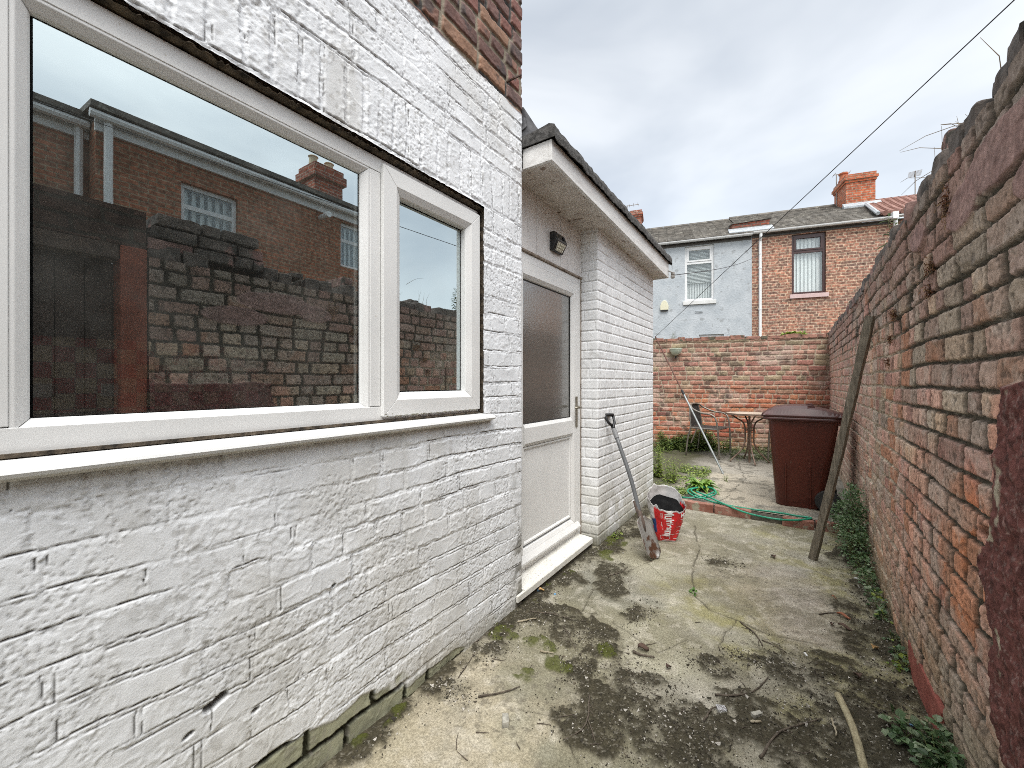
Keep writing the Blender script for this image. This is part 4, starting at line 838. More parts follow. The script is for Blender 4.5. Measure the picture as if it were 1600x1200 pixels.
M_blind = mat('blind_fabric', (.82, .85, .83), (.88, .9, .88), rough=.8, scale=3, bump=0)
M_curt = mat('pale_curtain', (.70, .72, .70), (.80, .82, .80), rough=.8, scale=2, bump=0)
def far_window(parent, x0, x1, z0, z1, tr, mfr, y=0.0, blinds='vertical', sill=None, fw=.07):
    """frame, transom, casements, panes, blind and sill in the wall plane y (front = -y)"""
    lf = lambda a, b_, d_: (a, y + .06 - d_, b_)
    mb = MB(); ring(mb, lf, x0, x1, z0, z1, [(0, -.05), (0, 0), (fw, 0), (fw, -.05)]); wn_ = fixn(mb.build('window', mfr, parent, local=True, bevel=.004))
    if tr:
        mb = MB(); mb.box(x0 + fw, x1 - fw, y + .062, y + .11, tr - .035, tr + .035); mb.build('transom', mfr, wn_, local=True)
        mb = MB(); ring(mb, lf, x0 + fw, x1 - fw, tr + .036, z1 - fw, [(0, -.04), (0, .014), (.045, .014), (.055, -.04)]); fixn(mb.build('casement', mfr, wn_, local=True))
    mb = MB(); mb.add([(x0 + fw, y + .085, z0 + fw), (x1 - fw, y + .085, z0 + fw), (x1 - fw, y + .085, z1 - fw), (x0 + fw, y + .085, z1 - fw)], [(0, 1, 2, 3)]); mb.build('glass', M_pane, wn_, local=True)
    if blinds == 'vertical':
        mb = MB(); n = int((x1 - x0 - 2 * fw) / .095)
        for i in range(n):
            xa = x0 + fw + i * .095; mb.hexa([(xa, y + .16, z0 + fw), (xa + .088, y + .20, z0 + fw), (xa + .088, y + .203, z0 + fw), (xa, y + .163, z0 + fw), (xa, y + .16, z1 - fw), (xa + .088, y + .20, z1 - fw), (xa + .088, y + .203, z1 - fw), (xa, y + .163, z1 - fw)])
        mb.build('blind', M_blind, wn_, local=True)
    elif blinds == 'venetian':
        mb = MB(); zt = z1 - fw - .03
        while zt > z0 + (z1 - z0) * .32: mb.hexa([(x0 + fw, y + .15, zt), (x1 - fw, y + .15, zt), (x1 - fw, y + .19, zt + .02), (x0 + fw, y + .19, zt + .02), (x0 + fw, y + .15, zt + .003), (x1 - fw, y + .15, zt + .003), (x1 - fw, y + .19, zt + .023), (x0 + fw, y + .19, zt + .023)]); zt -= .042
        mb.build('blind', M_blind, wn_, local=True)
        mb = MB(); x = x0 + fw
        while x < x1 - fw - .03: mb.box(x, x + .03, y + .22, y + .23, z0 + fw, z0 + (z1 - z0) * .36); x += .046
        mb.build('curtain', M_curt, wn_, local=True)
    mb = MB(); mb.box(x0 - .02, x1 + .02, y + .30, y + .32, z0 - .02, z1 + .02); mb.build('room', mat('dim_room', (.5, .52, .5), (.55, .56, .55), rough=.9, bump=0), wn_, local=True)
    if sill: mb = MB(); mb.box(x0 - .05, x1 + .05, y - .05, y + .06, z0 - .12, z0 - .004); mb.build('sill', sill, wn_, local=True, bevel=.006)
    return wn_
M_stone_w = mat('white_sill_paint', (.62, .62, .60), (.74, .74, .72), rough=.7, scale=12, bump=.2); M_stone_p = mat('pink_sill_paint', (.56, .40, .38), (.64, .48, .46), rough=.7, scale=12, bump=.2)
M_mahog = mat('mahogany_frame', (.045, .018, .016), (.07, .026, .022), rough=.35, scale=6, bump=0)
RZ = 7.25
# grey rendered house: local x = s - sp_, so the party line is x = 0
gh_ = terrace('grey_house', sp_, 'pale blue grey rendered terraced house with slate roof beyond the back wall')
wx0, wz1 = HS(1070, 386); wx1, wz0 = HS(1116, 468); lx0, lz1 = HS(1092, 523); lx1, _ = HS(1131, 523)
wx0 -= sp_; wx1 -= sp_; lx0 -= sp_; lx1 -= sp_
mb = MB(); holed_wall(mb, -6.5, -.004, 0, EZ - .02, 0, .24, [(wx0, wx1, wz0, wz1), (lx0, lx1, lz1 - 1.2, lz1)]); mb.build('wall', M_render, gh_, local=True)
mb = MB(); mb.box(-6.5, -.004, 5.6, 5.8, 0, EZ); mb.box(-6.5, -6.3, .241, 5.599, 0, EZ); mb.build('rear_wall', M_ph, gh_, local=True)
far_window(gh_, wx0, wx1, wz0, wz1, wz0 + (wz1 - wz0) * .70, M_upvc_far, 0, 'venetian', M_stone_w)
far_window(gh_, lx0, lx1, lz1 - 1.2, lz1, None, M_upvc_far, 0, 'none', None)
vx, vz = HS(1092, 487); vx -= sp_
mb = MB(); mb.box(vx - .11, vx + .11, -.012, -.001, vz - .035, vz + .035)
for q in range(4): mb.box(vx - .10, vx + .10, -.022, -.0125, vz - .028 + q * .016, vz - .020 + q * .016)
mb.build('air_vent', M_render, gh_, local=True)
slate_roof('roof', M_slate, gh_, -6.5, -.20, EZ + .04, RZ - .05, 3.0)
gutter(gh_, -6.5, -.02, -.16, EZ + .02)
mb = MB(); mb.box(-6.5, -.02, -.11, 5.6, EZ - .018, EZ + .0); mb.build('eaves_board', mat('soffit_dark', (.10, .095, .09), rough=.8), gh_, local=True)
mb = MB(); mb.box(-6.5, -.02, -.02, -.001, EZ - .11, EZ - .03); mb.build('fascia', mat('soffit_dark', (.10, .095, .09), rough=.8), gh_, local=True)
# its chimney far to the left
def chimney(parent, x0, x1, y0, y1, z0, z1, m, pots=1, poff=0.2):
    mb = MB(); mb.box(x0, x1, y0, y1, z0, z1 - .26); c = mb.build('chimney', m, parent, local=True)
    mb = MB()
    for k_, (e, za, zb) in enumerate([(.03, z1 - .26, z1 - .19), (.06, z1 - .189, z1 - .10), (.02, z1 - .099, z1)]): mb.box(x0 - e, x1 + e, y0 - e, y1 + e, za, zb)
    mb.build('corbel', m, c, local=True)
    for i in range(pots):
        xx = x0 + poff * (x1 - x0) + i * .3; mb = MB(); mb.lathe([(.13, z1 - .01), (.135, z1 + .02), (.11, z1 + .05), (.10, z1 + .20), (.13, z1 + .22), (.13, z1 + .26), (.09, z1 + .265)], (xx, (y0 + y1) / 2, 0), 16)
        mb.build('chimney_pot', mat('terracotta_pot', (.36, .11, .05), (.46, .17, .09), rough=.8, scale=6, bump=.1), c, local=True, smooth=False)
    return c
M_chim = mat_brick('chimney_brick', (.52, .15, .07), (.42, .13, .075), (.40, .30, .22), big=((.75, .7, .65), .6))
M_chim2 = mat_brick('chimney_brick_far', (.40, .13, .08), (.30, .12, .09), (.40, .32, .26))
cx0, ct = HS(986, 336, 3.0); cx1, _ = HS(1009, 350, 3.0); chimney(gh_, cx0 - sp_, cx1 - sp_ - .15, 2.6, 3.3, RZ - .5, ct, M_chim2, 0)
# parapet stub between the roofs
px0, pt = HS(1144, 351, .35); px1, _ = HS(1202, 351, .35)
stub = MB(); stub.hexa([(px0 - sp_, .30, EZ + .18), (px1 - sp_, .30, EZ + .18), (px1 - sp_, .9, EZ + .3), (px0 - sp_, .9, EZ + .3), (px0 - sp_, .30, pt - .02), (px1 - sp_, .30, pt + .03), (px1 - sp_, .9, pt + .16), (px0 - sp_, .9, pt + .12)])
# brick house
bh = terrace('brick_house', sp_, 'red and brown brick terraced house with mahogany framed window')
bx0, bz1 = HS(1237, 367); bx1, bz0 = HS(1291, 457); bx0 -= sp_; bx1 -= sp_; W_ = s_end - sp_
mb = MB(); holed_wall(mb, .0, W_, 0, EZ - .02, 0, .24, [(bx0, bx1, bz0, bz1)]); mb.build('wall', M_ph, bh, local=True)
mb = MB(); mb.box(0, W_, 5.6, 5.8, 0, EZ); mb.build('rear_wall', M_ph, bh, local=True)
far_window(bh, bx0, bx1, bz0, bz1, bz0 + (bz1 - bz0) * .71, M_mahog, 0, 'vertical', M_stone_p)
slate_roof('roof', M_slate, bh, -.19, W_ + .3, EZ + .04, RZ, 3.0)
M_lead = mat('lead_flashing', (.26, .28, .30), (.46, .49, .51), rough=.5, scale=16, bump=.3)
pc_ = stub.build('parapet', mat_brick('parapet_brick', (.34, .10, .06), (.26, .10, .075), (.16, .13, .11), ms=.016), bh, local=True)
mb = MB(); mb.hexa([(px0 - sp_ - .03, .26, pt - .018), (px1 - sp_ + .05, .26, pt + .032), (px1 - sp_ + .05, .95, pt + .165), (px0 - sp_ - .03, .95, pt + .125), (px0 - sp_ - .03, .26, pt + .02), (px1 - sp_ + .05, .26, pt + .07), (px1 - sp_ + .05, .95, pt + .20), (px0 - sp_ - .03, .95, pt + .16)]); mb.build('slate_cap', M_slate, pc_, local=True)
mb = MB(); x0_, x1_ = px0 - sp_ - .12, px1 - sp_ + .06
mb.hexa([(x0_, .02, EZ + .145), (x1_, .02, EZ + .145), (x1_, .30, EZ + .30), (x0_, .30, EZ + .30), (x0_, .02, EZ + .165), (x1_, .02, EZ + .165), (x1_, .298, EZ + .36), (x0_, .298, EZ + .36)]); mb.build('flashing', M_lead, pc_, local=True)
gutter(bh, .0, W_ + .02, -.16, EZ + .05)
mb = MB(); mb.box(0, W_ + .2, -.11, 5.6, EZ - .018, EZ + .0); mb.build('eaves_board', MATS['soffit_dark'], bh, local=True)
mb = MB(); mb.box(.0, W_, -.02, -.001, EZ - .08, EZ - .02); mb.build('fascia', MATS['soffit_dark'], bh, local=True)
dpx = HS(1187, 450)[0] - sp_; mb = MB(); mb.tube([(dpx, -.16, EZ - .02), (dpx, -.16, EZ - .10), (dpx, -.07, EZ - .22), (dpx, -.07, 0.2)], .040, 10)
for z_ in (4.6, 3.4, 2.2): mb.tube([(dpx, -.07, z_), (dpx, -.07, z_ + .05)], .048, 10)
mb.build('downpipe', M_upvc_far, bh, local=True, smooth=False)
q0 = HS(1303, 330, 2.6); q1 = HS(1368, 330, 2.1); ctp = HS(1340, 275, 2.3)[1]; cA = HS(1322, 330, 2.1)[0]
chimney(bh, cA - sp_, q1[0] - sp_, 2.1, 3.05, EZ + 1.0, ctp, M_chim, 1, .12)
mb = MB(); x0_, x1_ = cA - sp_ - .10, q1[0] - sp_ + .12; zz = EZ + .04 + (RZ - EZ) * (2.0 + .14) / 3.14
mb.hexa([(x0_, 1.96, zz), (x1_, 1.96, zz), (x1_, 2.098, zz + .06), (x0_, 2.098, zz + .06), (x0_, 1.96, zz + .06), (x1_, 1.96, zz + .06), (x1_, 2.098, zz + .20), (x0_, 2.098, zz + .20)]); mb.build('flashing', M_lead, bh, local=True)
# red tiled house to the right
th_ = terrace('tiled_house', s_end, 'house with brown red tiled roof behind the brick wall top')
M_tile = mat('clay_tile', (.20, .095, .075), (.34, .19, .15), rough=.85, scale=7, bump=.4, bscale=30, bdist=.01)
mb = MB(); mb.box(.002, 5.5, .06, .3, 0, EZ + .05); mb.box(.002, .2, .301, 5.5, 0, EZ + .05); mb.build('wall', M_ph, th_, local=True)
mb = MB(); n = 11; e0, r0_ = EZ + .14, HS(1400, 310, 2.9)[1]; xl = HS(1352, 318, 2.9)[0] - s_end; xr = 5.6
for i in range(n):     # courses of pantiles, each with rolls
    y0 = -.12 + i * 3.1 / n; za = e0 + (r0_ - e0) * i / n; zb = e0 + (r0_ - e0) * (i + 1) / n; xs0 = -.25 + (xl + .25) * i / n
    x = xs0
    while x < xr:
        mb.tube([(x + .08, y0 - .03, za + .035), (x + .08, y0 + 3.1 / n, zb + .01)], .072, 8, caps=True); x += .19
    mb.hexa([(xs0, y0, za), (xr, y0, za), (xr, y0 + 3.1 / n, zb), (xs0, y0 + 3.1 / n, zb), (xs0, y0, za + .03), (xr, y0, za + .03), (xr, y0 + 3.1 / n, zb + .02), (xs0, y0 + 3.1 / n, zb + .02)])
rf = mb.build('roof', M_tile, th_, local=True)
mb = MB(); mb.tube([(-.33, -.14, e0 + .05), (xl - .06, 2.98, r0_ + .08)], .05, 6); mb.build('flashing', M_lead, rf, local=True)
gutter(th_, .06, 5.5, -.10, EZ + .10); mb = MB(); mb.box(-.05, .07, -.24, -.04, EZ - .02, EZ + .16); mb.tube([(.05, -.12, EZ), (.05, -.12, EZ - .45), (.16, -.03, EZ - .6), (.16, -.03, .3)], .045, 10); mb.build('downpipe', M_upvc_far, th_, local=True)
def aerial(base, h, arms, label, ang=0, boom=.5):
    t_ = empty('tv_aerial', base, ang, label, 'aerial', 'television aerials'); mb = MB(); mb.tube([(0, 0, 0), (0, 0, h)], .016, 6); mb.build('mast', MATS['bracket_grey'], t_, local=True)
    mb = MB(); mb.tube([(-boom * .2, 0, h - .02), (boom * .8, 0, h - .02)], .012, 6)
    for i in range(arms): x = -boom * .15 + boom * .9 * i / max(1, arms - 1); mb.tube([(x, -.16, h - .02), (x, .16, h - .02)], .007, 5)
    mb.build('boom', MATS['bracket_grey'], t_, local=True)
def terr_pt(u, v, off):
    s_, z_ = HS(u, v, off); p = P1.to_2d() + ed_ * s_ + nd * off; return (p.x, p.y, z_)
a = terr_pt(980, 345, 3.1); aerial((a[0], a[1], a[2] - .5), terr_pt(980, 321, 3.1)[2] - a[2] + .5, 4, 'thin television aerial above the lean-to roof at the left', HANG, .55)
a = terr_pt(1307, 320, 2.8); aerial((a[0], a[1], a[2] - .3), terr_pt(1307, 272, 2.8)[2] - a[2] + .3, 3, 'thin television aerial beside the red brick chimney', HANG, .45)
a = terr_pt(1430, 330, 3.4); aerial((a[0], a[1], a[2] - .5), terr_pt(1430, 268, 3.4)[2] - a[2] + .5, 7, 'spiky television aerial rising behind the top of the old brick wall', HANG + 1.2, .5)
# alarm box on the grey house
bx_, bz_ = HS(1038, 478); p = P1.to_2d() + ed_ * bx_ - nd * .0
ab = empty('alarm_box', (p.x, p.y, bz_), HANG, 'cream rounded alarm box on the pale grey rendered wall', 'alarm box'); mb = MB()
pr = [(-.12, -.14), (.12, -.14), (.125, -.02), (.09, .09), (.035, .16), (-.035, .16), (-.09, .09), (-.125, -.02)]; n = len(pr); mb.add([(x, y, z_) for y in (-.003, -.075) for x, z_ in pr], [(i, (i + 1) % n, n + (i + 1) % n, n + i) for i in range(n)] + [tuple(range(n - 1, -1, -1)), tuple(range(n, 2 * n))])
fixn(mb.build('case', mat('cream_plastic', (.66, .63, .46), (.72, .69, .52), rough=.4, bump=0), ab, local=True, bevel=.012)); mb = MB(); mb.box(-.11, .11, -.07, -.003, -.16, -.141); mb.build('base', M_blk, ab, local=True)

# ================================================================== NEIGHBOUR ON THE RIGHT (mirrored in the window)
XN = 6.3; LAT = 2 * 1.326 + XN
def RF(u, v, X=XN):
    """where the mirrored sight line meets the plane x = X"""
    dx, dy, dz = ray(u, v); t = (2 * 1.326 + X) / -dx; return t * dy, EYE + t * dz
nb = empty('neighbour_house', (XN, 2, 0), 0, 'orange brown brick house across the right wall, seen mirrored in the long window', 'house')
NZ = RF(300, 240)[1]; y1w = RF(574, 400)[0] + .35
w1 = (RF(283, 300)[0], RF(371, 300)[0], RF(330, 385)[1], RF(330, 290)[1] - .10); w2 = (RF(532, 380)[0], y1w - .25, RF(550, 420)[1], RF(550, 352)[1])
ys_ = RF(150, 250)[0]
M_nb = mat_brick('neighbour_brick', (.42, .17, .10), (.30, .15, .10), (.34, .27, .19), big=((.7, .6, .5), .6))
def yz_wall(mb, y0, y1, z0, z1, x, th, holes):
    ys2 = sorted(set([y0, y1] + [h[0] for h in holes] + [h[1] for h in holes]))
    for ya, yb in zip(ys2[:-1], ys2[1:]):
        zz = z0
        for h in sorted([h for h in holes if h[0] < (ya + yb) / 2 < h[1]], key=lambda h: h[2]): mb.box(x, x + th, ya, yb, zz, h[2]); zz = h[3]
        mb.box(x, x + th, ya, yb, zz, z1)
mb = MB(); yz_wall(mb, ys_, y1w, 0, NZ, XN, .25, [w1, w2]); w3 = (ys_ - 1.1, ys_ - .35, 3.1, 4.2)
yz_wall(mb, -8, ys_, 0, NZ, XN + .5, .25, [w3]); mb.box(XN + .2501, XN + 5, y1w - .25, y1w, 0, NZ); mb.box(XN + .2501, XN + .75, ys_ + .001, ys_ + .25, 0, NZ); mb.build('wall', M_nb, nb)
mb = MB(); mb.hexa([(XN - .25, ys_ - .1, NZ + .05), (XN - .25, y1w + .1, NZ + .05), (XN + 4, y1w + .1, NZ + .7), (XN + 4, ys_ - .1, NZ + .7), (XN - .25, ys_ - .1, NZ + .14), (XN - .25, y1w + .1, NZ + .14), (XN + 4, y1w + .1, NZ + .8), (XN + 4, ys_ - .1, NZ + .8)][::1])
mb.hexa([(XN + .25, -8, NZ + .05), (XN + .25, ys_ - .11, NZ + .05), (XN + 4, ys_ - .11, NZ + .7), (XN + 4, -8, NZ + .7), (XN + .25, -8, NZ + .14), (XN + .25, ys_ - .11, NZ + .14), (XN + 4, ys_ - .11, NZ + .8), (XN + 4, -8, NZ + .8)]); fixn(mb.build('roof', M_slate, nb))
mb = MB(); mb.tube([(XN - .17, ys_ - .1, NZ - .03), (XN - .17, y1w, NZ - .03)], .065, 8); mb.box(XN - .06, XN - .001, ys_ - .02, y1w, NZ - .22, NZ - .04); mb.tube([(XN + .33, -8, NZ - .03), (XN + .33, ys_ - .02, NZ - .03)], .065, 8); mb.box(XN + .44, XN + .499, -8, ys_, NZ - .22, NZ - .04)
mb.build('gutter', M_upvc_far, nb)
for yy in (ys_ - .12, ys_ + .12): mb = MB(); xx = XN - .12 if yy > ys_ else XN + .40; mb.tube([(xx, yy, NZ - .05), (xx, yy, .2)], .055, 8); mb.build('downpipe', M_upvc_far, nb)
nfn = lambda a, b_, d_: (XN + .08 - d_, a, b_)
for i, (ya, yb, za, zb) in enumerate([w1, w2, w3]):
    dxx = .5 if i == 2 else 0; mb = MB(); fn = (lambda a, b_, d_: (XN + dxx + .08 - d_, a, b_)); ring(mb, fn, ya, yb, za, zb, [(0, -.05), (0, 0), (.07, 0), (.07, -.05)]); wn_ = fixn(mb.build('window', M_upvc_far, nb))
    zt = za + (zb - za) * .62 if i != 2 else None
    if zt: mb = MB(); mb.box(XN + .09, XN + .13, ya + .07, yb - .07, zt - .04, zt + .04); mb.build('transom', M_upvc_far, wn_)
    mb = MB(); mb.add([(XN + dxx + .105, a_, b_) for a_, b_ in ((ya + .07, za + .07), (ya + .07, zb - .07), (yb - .07, zb - .07), (yb - .07, za + .07))], [(0, 1, 2, 3)]); mb.build('glass', M_pane, wn_)
    if i < 2:
        mb = MB(); yy = ya + .08
        while yy < yb - .15: mb.hexa([(XN + .17, yy, za + .07), (XN + .22, yy + .085, za + .07), (XN + .223, yy + .085, za + .07), (XN + .173, yy, za + .07), (XN + .17, yy, zb - .07), (XN + .22, yy + .085, zb - .07), (XN + .223, yy + .085, zb - .07), (XN + .173, yy, zb - .07)]); yy += .125
        mb.build('blind', M_blind, wn_)
    mb = MB(); mb.box(XN + dxx + .3, XN + dxx + .32, ya - .02, yb + .02, za - .02, zb + .02); mb.build('room', MATS['dim_room'], wn_)
yc, zc_ = RF(505, 330); cz_ = RF(505, 262, XN + 1.0)[1]
ya = RF(482, 290, XN + .9)[0]; yb = RF(524, 290, XN + .9)[0]; mb = MB(); mb.box(XN + .6, XN + 1.3, ya, yb, NZ, cz_ - .5); mb.box(XN + .52, XN + 1.38, ya - .07, yb + .07, cz_ - .499, cz_ - .3); mb.box(XN + .58, XN + 1.32, ya - .02, yb + .02, cz_ - .299, cz_ - .15); nch = mb.build('chimney', M_chim2, nb)
for yy in (ya + .15, yb - .15): mb = MB(); mb.lathe([(.11, cz_ - .15), (.09, cz_ + .1), (.12, cz_ + .12), (.10, cz_ + .14)], (XN + .95, yy, 0), 12); mb.build('chimney_pot', mat('buff_pot', (.5, .42, .28), (.6, .5, .36), rough=.8), nch)
fy, fz = RF(500, 340); mb = MB(); mb.tube([(XN - .002, fy, fz), (XN - .28, fy, fz)], .055, 12); mb.tube([(XN - .28, fy, fz), (XN - .36, fy, fz)], [.065, .065], 12); mb.build('boiler_flue', M_upvc_far, nb)

# ================================================================== WHEELIE BIN (seen from its side; hinge, handle and wheels to the right)
bn = empty('wheelie_bin', (.08, 5.0, .075), 0, 'dark brown red plastic wheelie bin standing in front of the table', 'wheelie bin')
M_bin = mat('bin_plastic', (.062, .012, .007), (.092, .018, .010), rough=.36, scale=5, bump=.12, bscale=220, spots=((.12, .06, .045), 38, .69), stretch=(1, 1, .5), spec=.45)
M_lid = mat('lid_plastic', (.046, .014, .012), (.070, .022, .019), rough=.42, scale=9, bump=.08, bscale=160)
mb = MB(); Y0b, Y1b = 4.70, 5.26
def bin_ring(z_):
    t = (z_ - .085) / .86; t = max(0, min(1, t))
    xl = -.118 + (-.178 + .118) * t ** .9; xr = .235 + (.372 - .235) * t ** .8; ya = Y0b + .045 * (1 - t); yb = Y1b - .045 * (1 - t)
    pts = []; rr_ = .045 + .02 * (1 - t)
    for cx, cy, a0 in ((xr - rr_, yb - rr_, 0), (xl + rr_, yb - rr_, 90), (xl + rr_, ya + rr_, 180), (xr - rr_, ya + rr_, 270)):
        for q in range(7): a = math.radians(a0 + q * 15); pts.append((cx + rr_ * math.cos(a), cy + rr_ * math.sin(a)))
    return pts
zs = [.085, .092, .12, .20, .30, .345, .36, .45, .60, .75, .86, .90, .902, .945]
vs = []; n = 28
for k_, z_ in enumerate(zs):
    for (x, y) in bin_ring(z_):
        if k_ in (0,): x = .06 + (x - .06) * .96
        if z_ >= .902: dx, dy = x - .09, y - 4.98; l = math.hypot(dx, dy); x += dx / l * .014; y += dy / l * .014
        if z_ < .35 and y < Y0b + .10 and -.02 < x < .19: y += .012     # sunk panel in the side
        vs.append((x, y, z_))
fs = [(i * n + k_, i * n + (k_ + 1) % n, (i + 1) * n + (k_ + 1) % n, (i + 1) * n + k_) for i in range(len(zs) - 1) for k_ in range(n)] + [tuple(range(n - 1, -1, -1)), tuple((len(zs) - 1) * n + k_ for k_ in range(n))]
mb.add(vs, fs); 
for x in (-.035, .155): mb.hexa([(x - .006, Y0b + .028, .09), (x + .006, Y0b + .028, .09), (x + .006, Y0b + .07, .09), (x - .006, Y0b + .07, .09), (x - .010, Y0b + .005, .50), (x + .002, Y0b + .005, .50), (x + .002, Y0b + .05, .50), (x - .010, Y0b + .05, .50)])
body = mb.build('body', M_bin, bn, bevel=.003)
mb = MB(); ns = 22; vs = []      # lid: domed skin with an overhanging lip
for i in range(ns + 1):
    t = i / ns; x = -.222 + t * .600
    dome = .028 + .052 * math.sin(math.pi * min(1, t * 1.02)) ** .7
    if t < .05: dome *= t / .05 * .6 + .4
    for j in range(13):
        u_ = j / 12; y = Y0b - .022 + u_ * (Y1b - Y0b + .044); e = min(u_, 1 - u_) * 2; hh = dome * (1 - (1 - min(1, e * 3.2)) ** 2.5)
        step = .012 * (1 if .12 < t < .62 and .16 < u_ < .84 else 0)
        vs.append((x, y, .957 + hh + step))
fs = [(i * 13 + j, (i + 1) * 13 + j, (i + 1) * 13 + j + 1, i * 13 + j + 1) for i in range(ns) for j in range(12)]; mb.add(vs, fs)
lx0, lx1, ly0, ly1 = -.224, .380, Y0b - .024, Y1b + .024
def rim_ring(e, z_):
    rr_ = .055; X0, X1, Ya, Yb = lx0 - e, lx1 + e, ly0 - e, ly1 + e; o_ = []
    for cx, cy, a0 in ((X1 - rr_, Yb - rr_, 0), (X0 + rr_, Yb - rr_, 90), (X0 + rr_, Ya + rr_, 180), (X1 - rr_, Ya + rr_, 270)):
        for q in range(7): a_ = math.radians(a0 + q * 15); o_.append((cx + rr_ * math.cos(a_), cy + rr_ * math.sin(a_), z_))
    return o_
rz_ = [(-.020, .912), (-.004, .912), (.004, .920), (.002, .934), (-.004, .938), (.0, .944), (.004, .956), (.0, .966), (-.012, .972), (-.03, .973)]
b_r = [p for e_r, z_r in rz_ for p in rim_ring(e_r, z_r)]; mb.add(b_r, [(i_ * 28 + k_, i_ * 28 + (k_ + 1) % 28, (i_ + 1) * 28 + (k_ + 1) % 28, (i_ + 1) * 28 + k_) for i_ in range(len(rz_) - 1) for k_ in range(28)] + [tuple((len(rz_) - 1) * 28 + k_ for k_ in range(28))])
mb.hexa([(-.245, 4.83, .930), (-.20, 4.83, .930), (-.20, 5.13, .930), (-.245, 5.13, .930), (-.240, 4.83, .962), (-.20, 4.83, .985), (-.20, 5.13, .985), (-.240, 5.13, .962)])
lid = mb.build('lid', M_lid, bn, bevel=.004, smooth=False)
mb = MB()
for yy in (4.83, 5.13): mb = MB(); mb.hexa([(-.215, yy - .012, .960), (.22, yy - .012, .975), (.22, yy + .012, .975), (-.215, yy + .012, .960), (-.19, yy - .006, .992), (.18, yy - .006, 1.062), (.18, yy + .006, 1.062), (-.19, yy + .006, .992)]); mb.build('lid_rib', M_lid, lid, bevel=.003)
mb = MB(); mb.tube([(.432, Y0b + .02, .948), (.432, Y1b - .02, .948)], .016, 10); mb.build('handle', M_bin, bn)
for yy in (Y0b + .03, 4.90, 5.06, Y1b - .03): mb = MB(); mb.hexa([(.355, yy - .014, .88), (.385, yy - .014, .88), (.385, yy + .014, .88), (.355, yy + .014, .88), (.355, yy - .014, .975), (.445, yy - .014, .972), (.445, yy + .014, .972), (.355, yy + .014, .975)]); mb.build('hinge', M_bin, bn, bevel=.004)
M_rub = mat('wheel_rubber', (.018, .018, .018), (.04, .04, .038), rough=.8, scale=20)
for yy in (Y0b + .035, Y1b - .035):
    T_ = Matrix.Translation((.285, yy, .078 + .100)) @ Matrix.Rotation(math.radians(90), 4, 'X')
    mb = MB(); mb.lathe([(.066, -.022), (.094, -.022), (.100, -.014), (.100, .014), (.094, .022), (.066, .022)], n=28, M=T_); w_ = mb.build('wheel', M_rub, bn)
    mb = MB(); mb.lathe([(.02, -.026), (.064, -.018), (.064, .018), (.02, .026)], n=20, M=T_); mb.build('hub', mat('hub_plastic', (.16, .16, .16), (.22, .22, .22), rough=.5), w_)
mb = MB(); mb.tube([(.285, Y0b + .06, .178), (.285, Y1b - .06, .178)], .012, 8); mb.build('axle', M_blk, bn)

# ================================================================== PLANK
a = onZ(1270, 874, .005); b_ = Vector((.425, 3.47, 1.70)); ax_ = (b_ - a).normalized(); sd_ = Vector((.80, -.60, 0)); sd_ = (sd_ - ax_ * sd_.dot(ax_)).normalized(); th2 = ax_.cross(sd_)
mb = MB(); nseg = 14; vs = []
for i in range(nseg + 1):
    t = i / nseg; c0 = a.lerp(b_, t) + th2 * .012 * math.sin(t * 3) ; wd = .024 + .002 * math.sin(i * 2.1)
    for p, q in ((-1, -1), (1, -1), (1, 1), (-1, 1)): vs.append(c0 + sd_ * wd * p + th2 * .015 * q + Vector((R.uniform(-1, 1), R.uniform(-1, 1), 0)) * .0008)
mb.add(vs, [(i * 4 + k_, i * 4 + (k_ + 1) % 4, i * 4 + 4 + (k_ + 1) % 4, i * 4 + 4 + k_) for i in range(nseg) for k_ in range(4)] + [(3, 2, 1, 0), tuple(nseg * 4 + k_ for k_ in range(4))])
tag(fixn(mb.build('plank', mat('plank_wood', (.10, .085, .062), (.25, .215, .165), rough=.85, scale=16, bump=.4, stretch=(5, 5, .8), bscale=34), bevel=.002)), 'long weathered timber plank leaning against the brick wall in front of the bin', 'plank')

# ================================================================== SHOVEL
sh = empty('shovel', (-.80, 2.98, 0), 0, 'grey shafted shovel with rusty blade leaning on the white painted wall', 'shovel')
tip = Vector((-.805, 2.985, .012)); sock = Vector((-.925, 3.060, .275)); grip = Vector((-1.205, 3.19, .972))
mid = Vector((-.965, 3.085, .40)); m2_ = Vector((-1.045, 3.12, .62)); M_shaft = mat('grey_shaft', (.10, .105, .11), (.15, .155, .16), rough=.42, scale=12, bump=.05)
mb = MB(); pts = [sock + (mid - sock) * -.1, sock.lerp(mid, .5), mid, mid.lerp(m2_, .5) + Vector((.004, 0, 0)), m2_, m2_.lerp(grip, .45), m2_.lerp(grip, .72)]; mb.tube(pts, .0155, 12); mb.build('shaft', M_shaft, sh, smooth=True)
gx = (grip - m2_).normalized(); mb = MB(); mb.tube([m2_.lerp(grip, .60), m2_.lerp(grip, .80)], [.0185, .019], 12); gs_ = mb.build('collar', mat('grey_collar', (.20, .205, .21), (.27, .27, .275), rough=.5), sh)
mb = MB(); sy = Vector((.25, .95, 0)); sy = (sy - gx * sy.dot(gx)).normalized(); b0_ = m2_.lerp(grip, .80); tp = b0_ + gx * .115
mb.tube([b0_ - gx * .01, b0_ + gx * .02, b0_ + gx * .05 + sy * .040, tp + sy * .052 - gx * .01, tp + sy * .045 + gx * .008], [.017, .016, .011, .011, .012], 10)
mb.tube([b0_ + gx * .02, b0_ + gx * .05 - sy * .040, tp - sy * .052 - gx * .01, tp - sy * .045 + gx * .008], [.013, .011, .011, .012], 10); mb.tube([tp - sy * .052 + gx * .004, tp + sy * .052 + gx * .004], .0145, 12)
mb.build('grip', M_blk, sh, smooth=True)
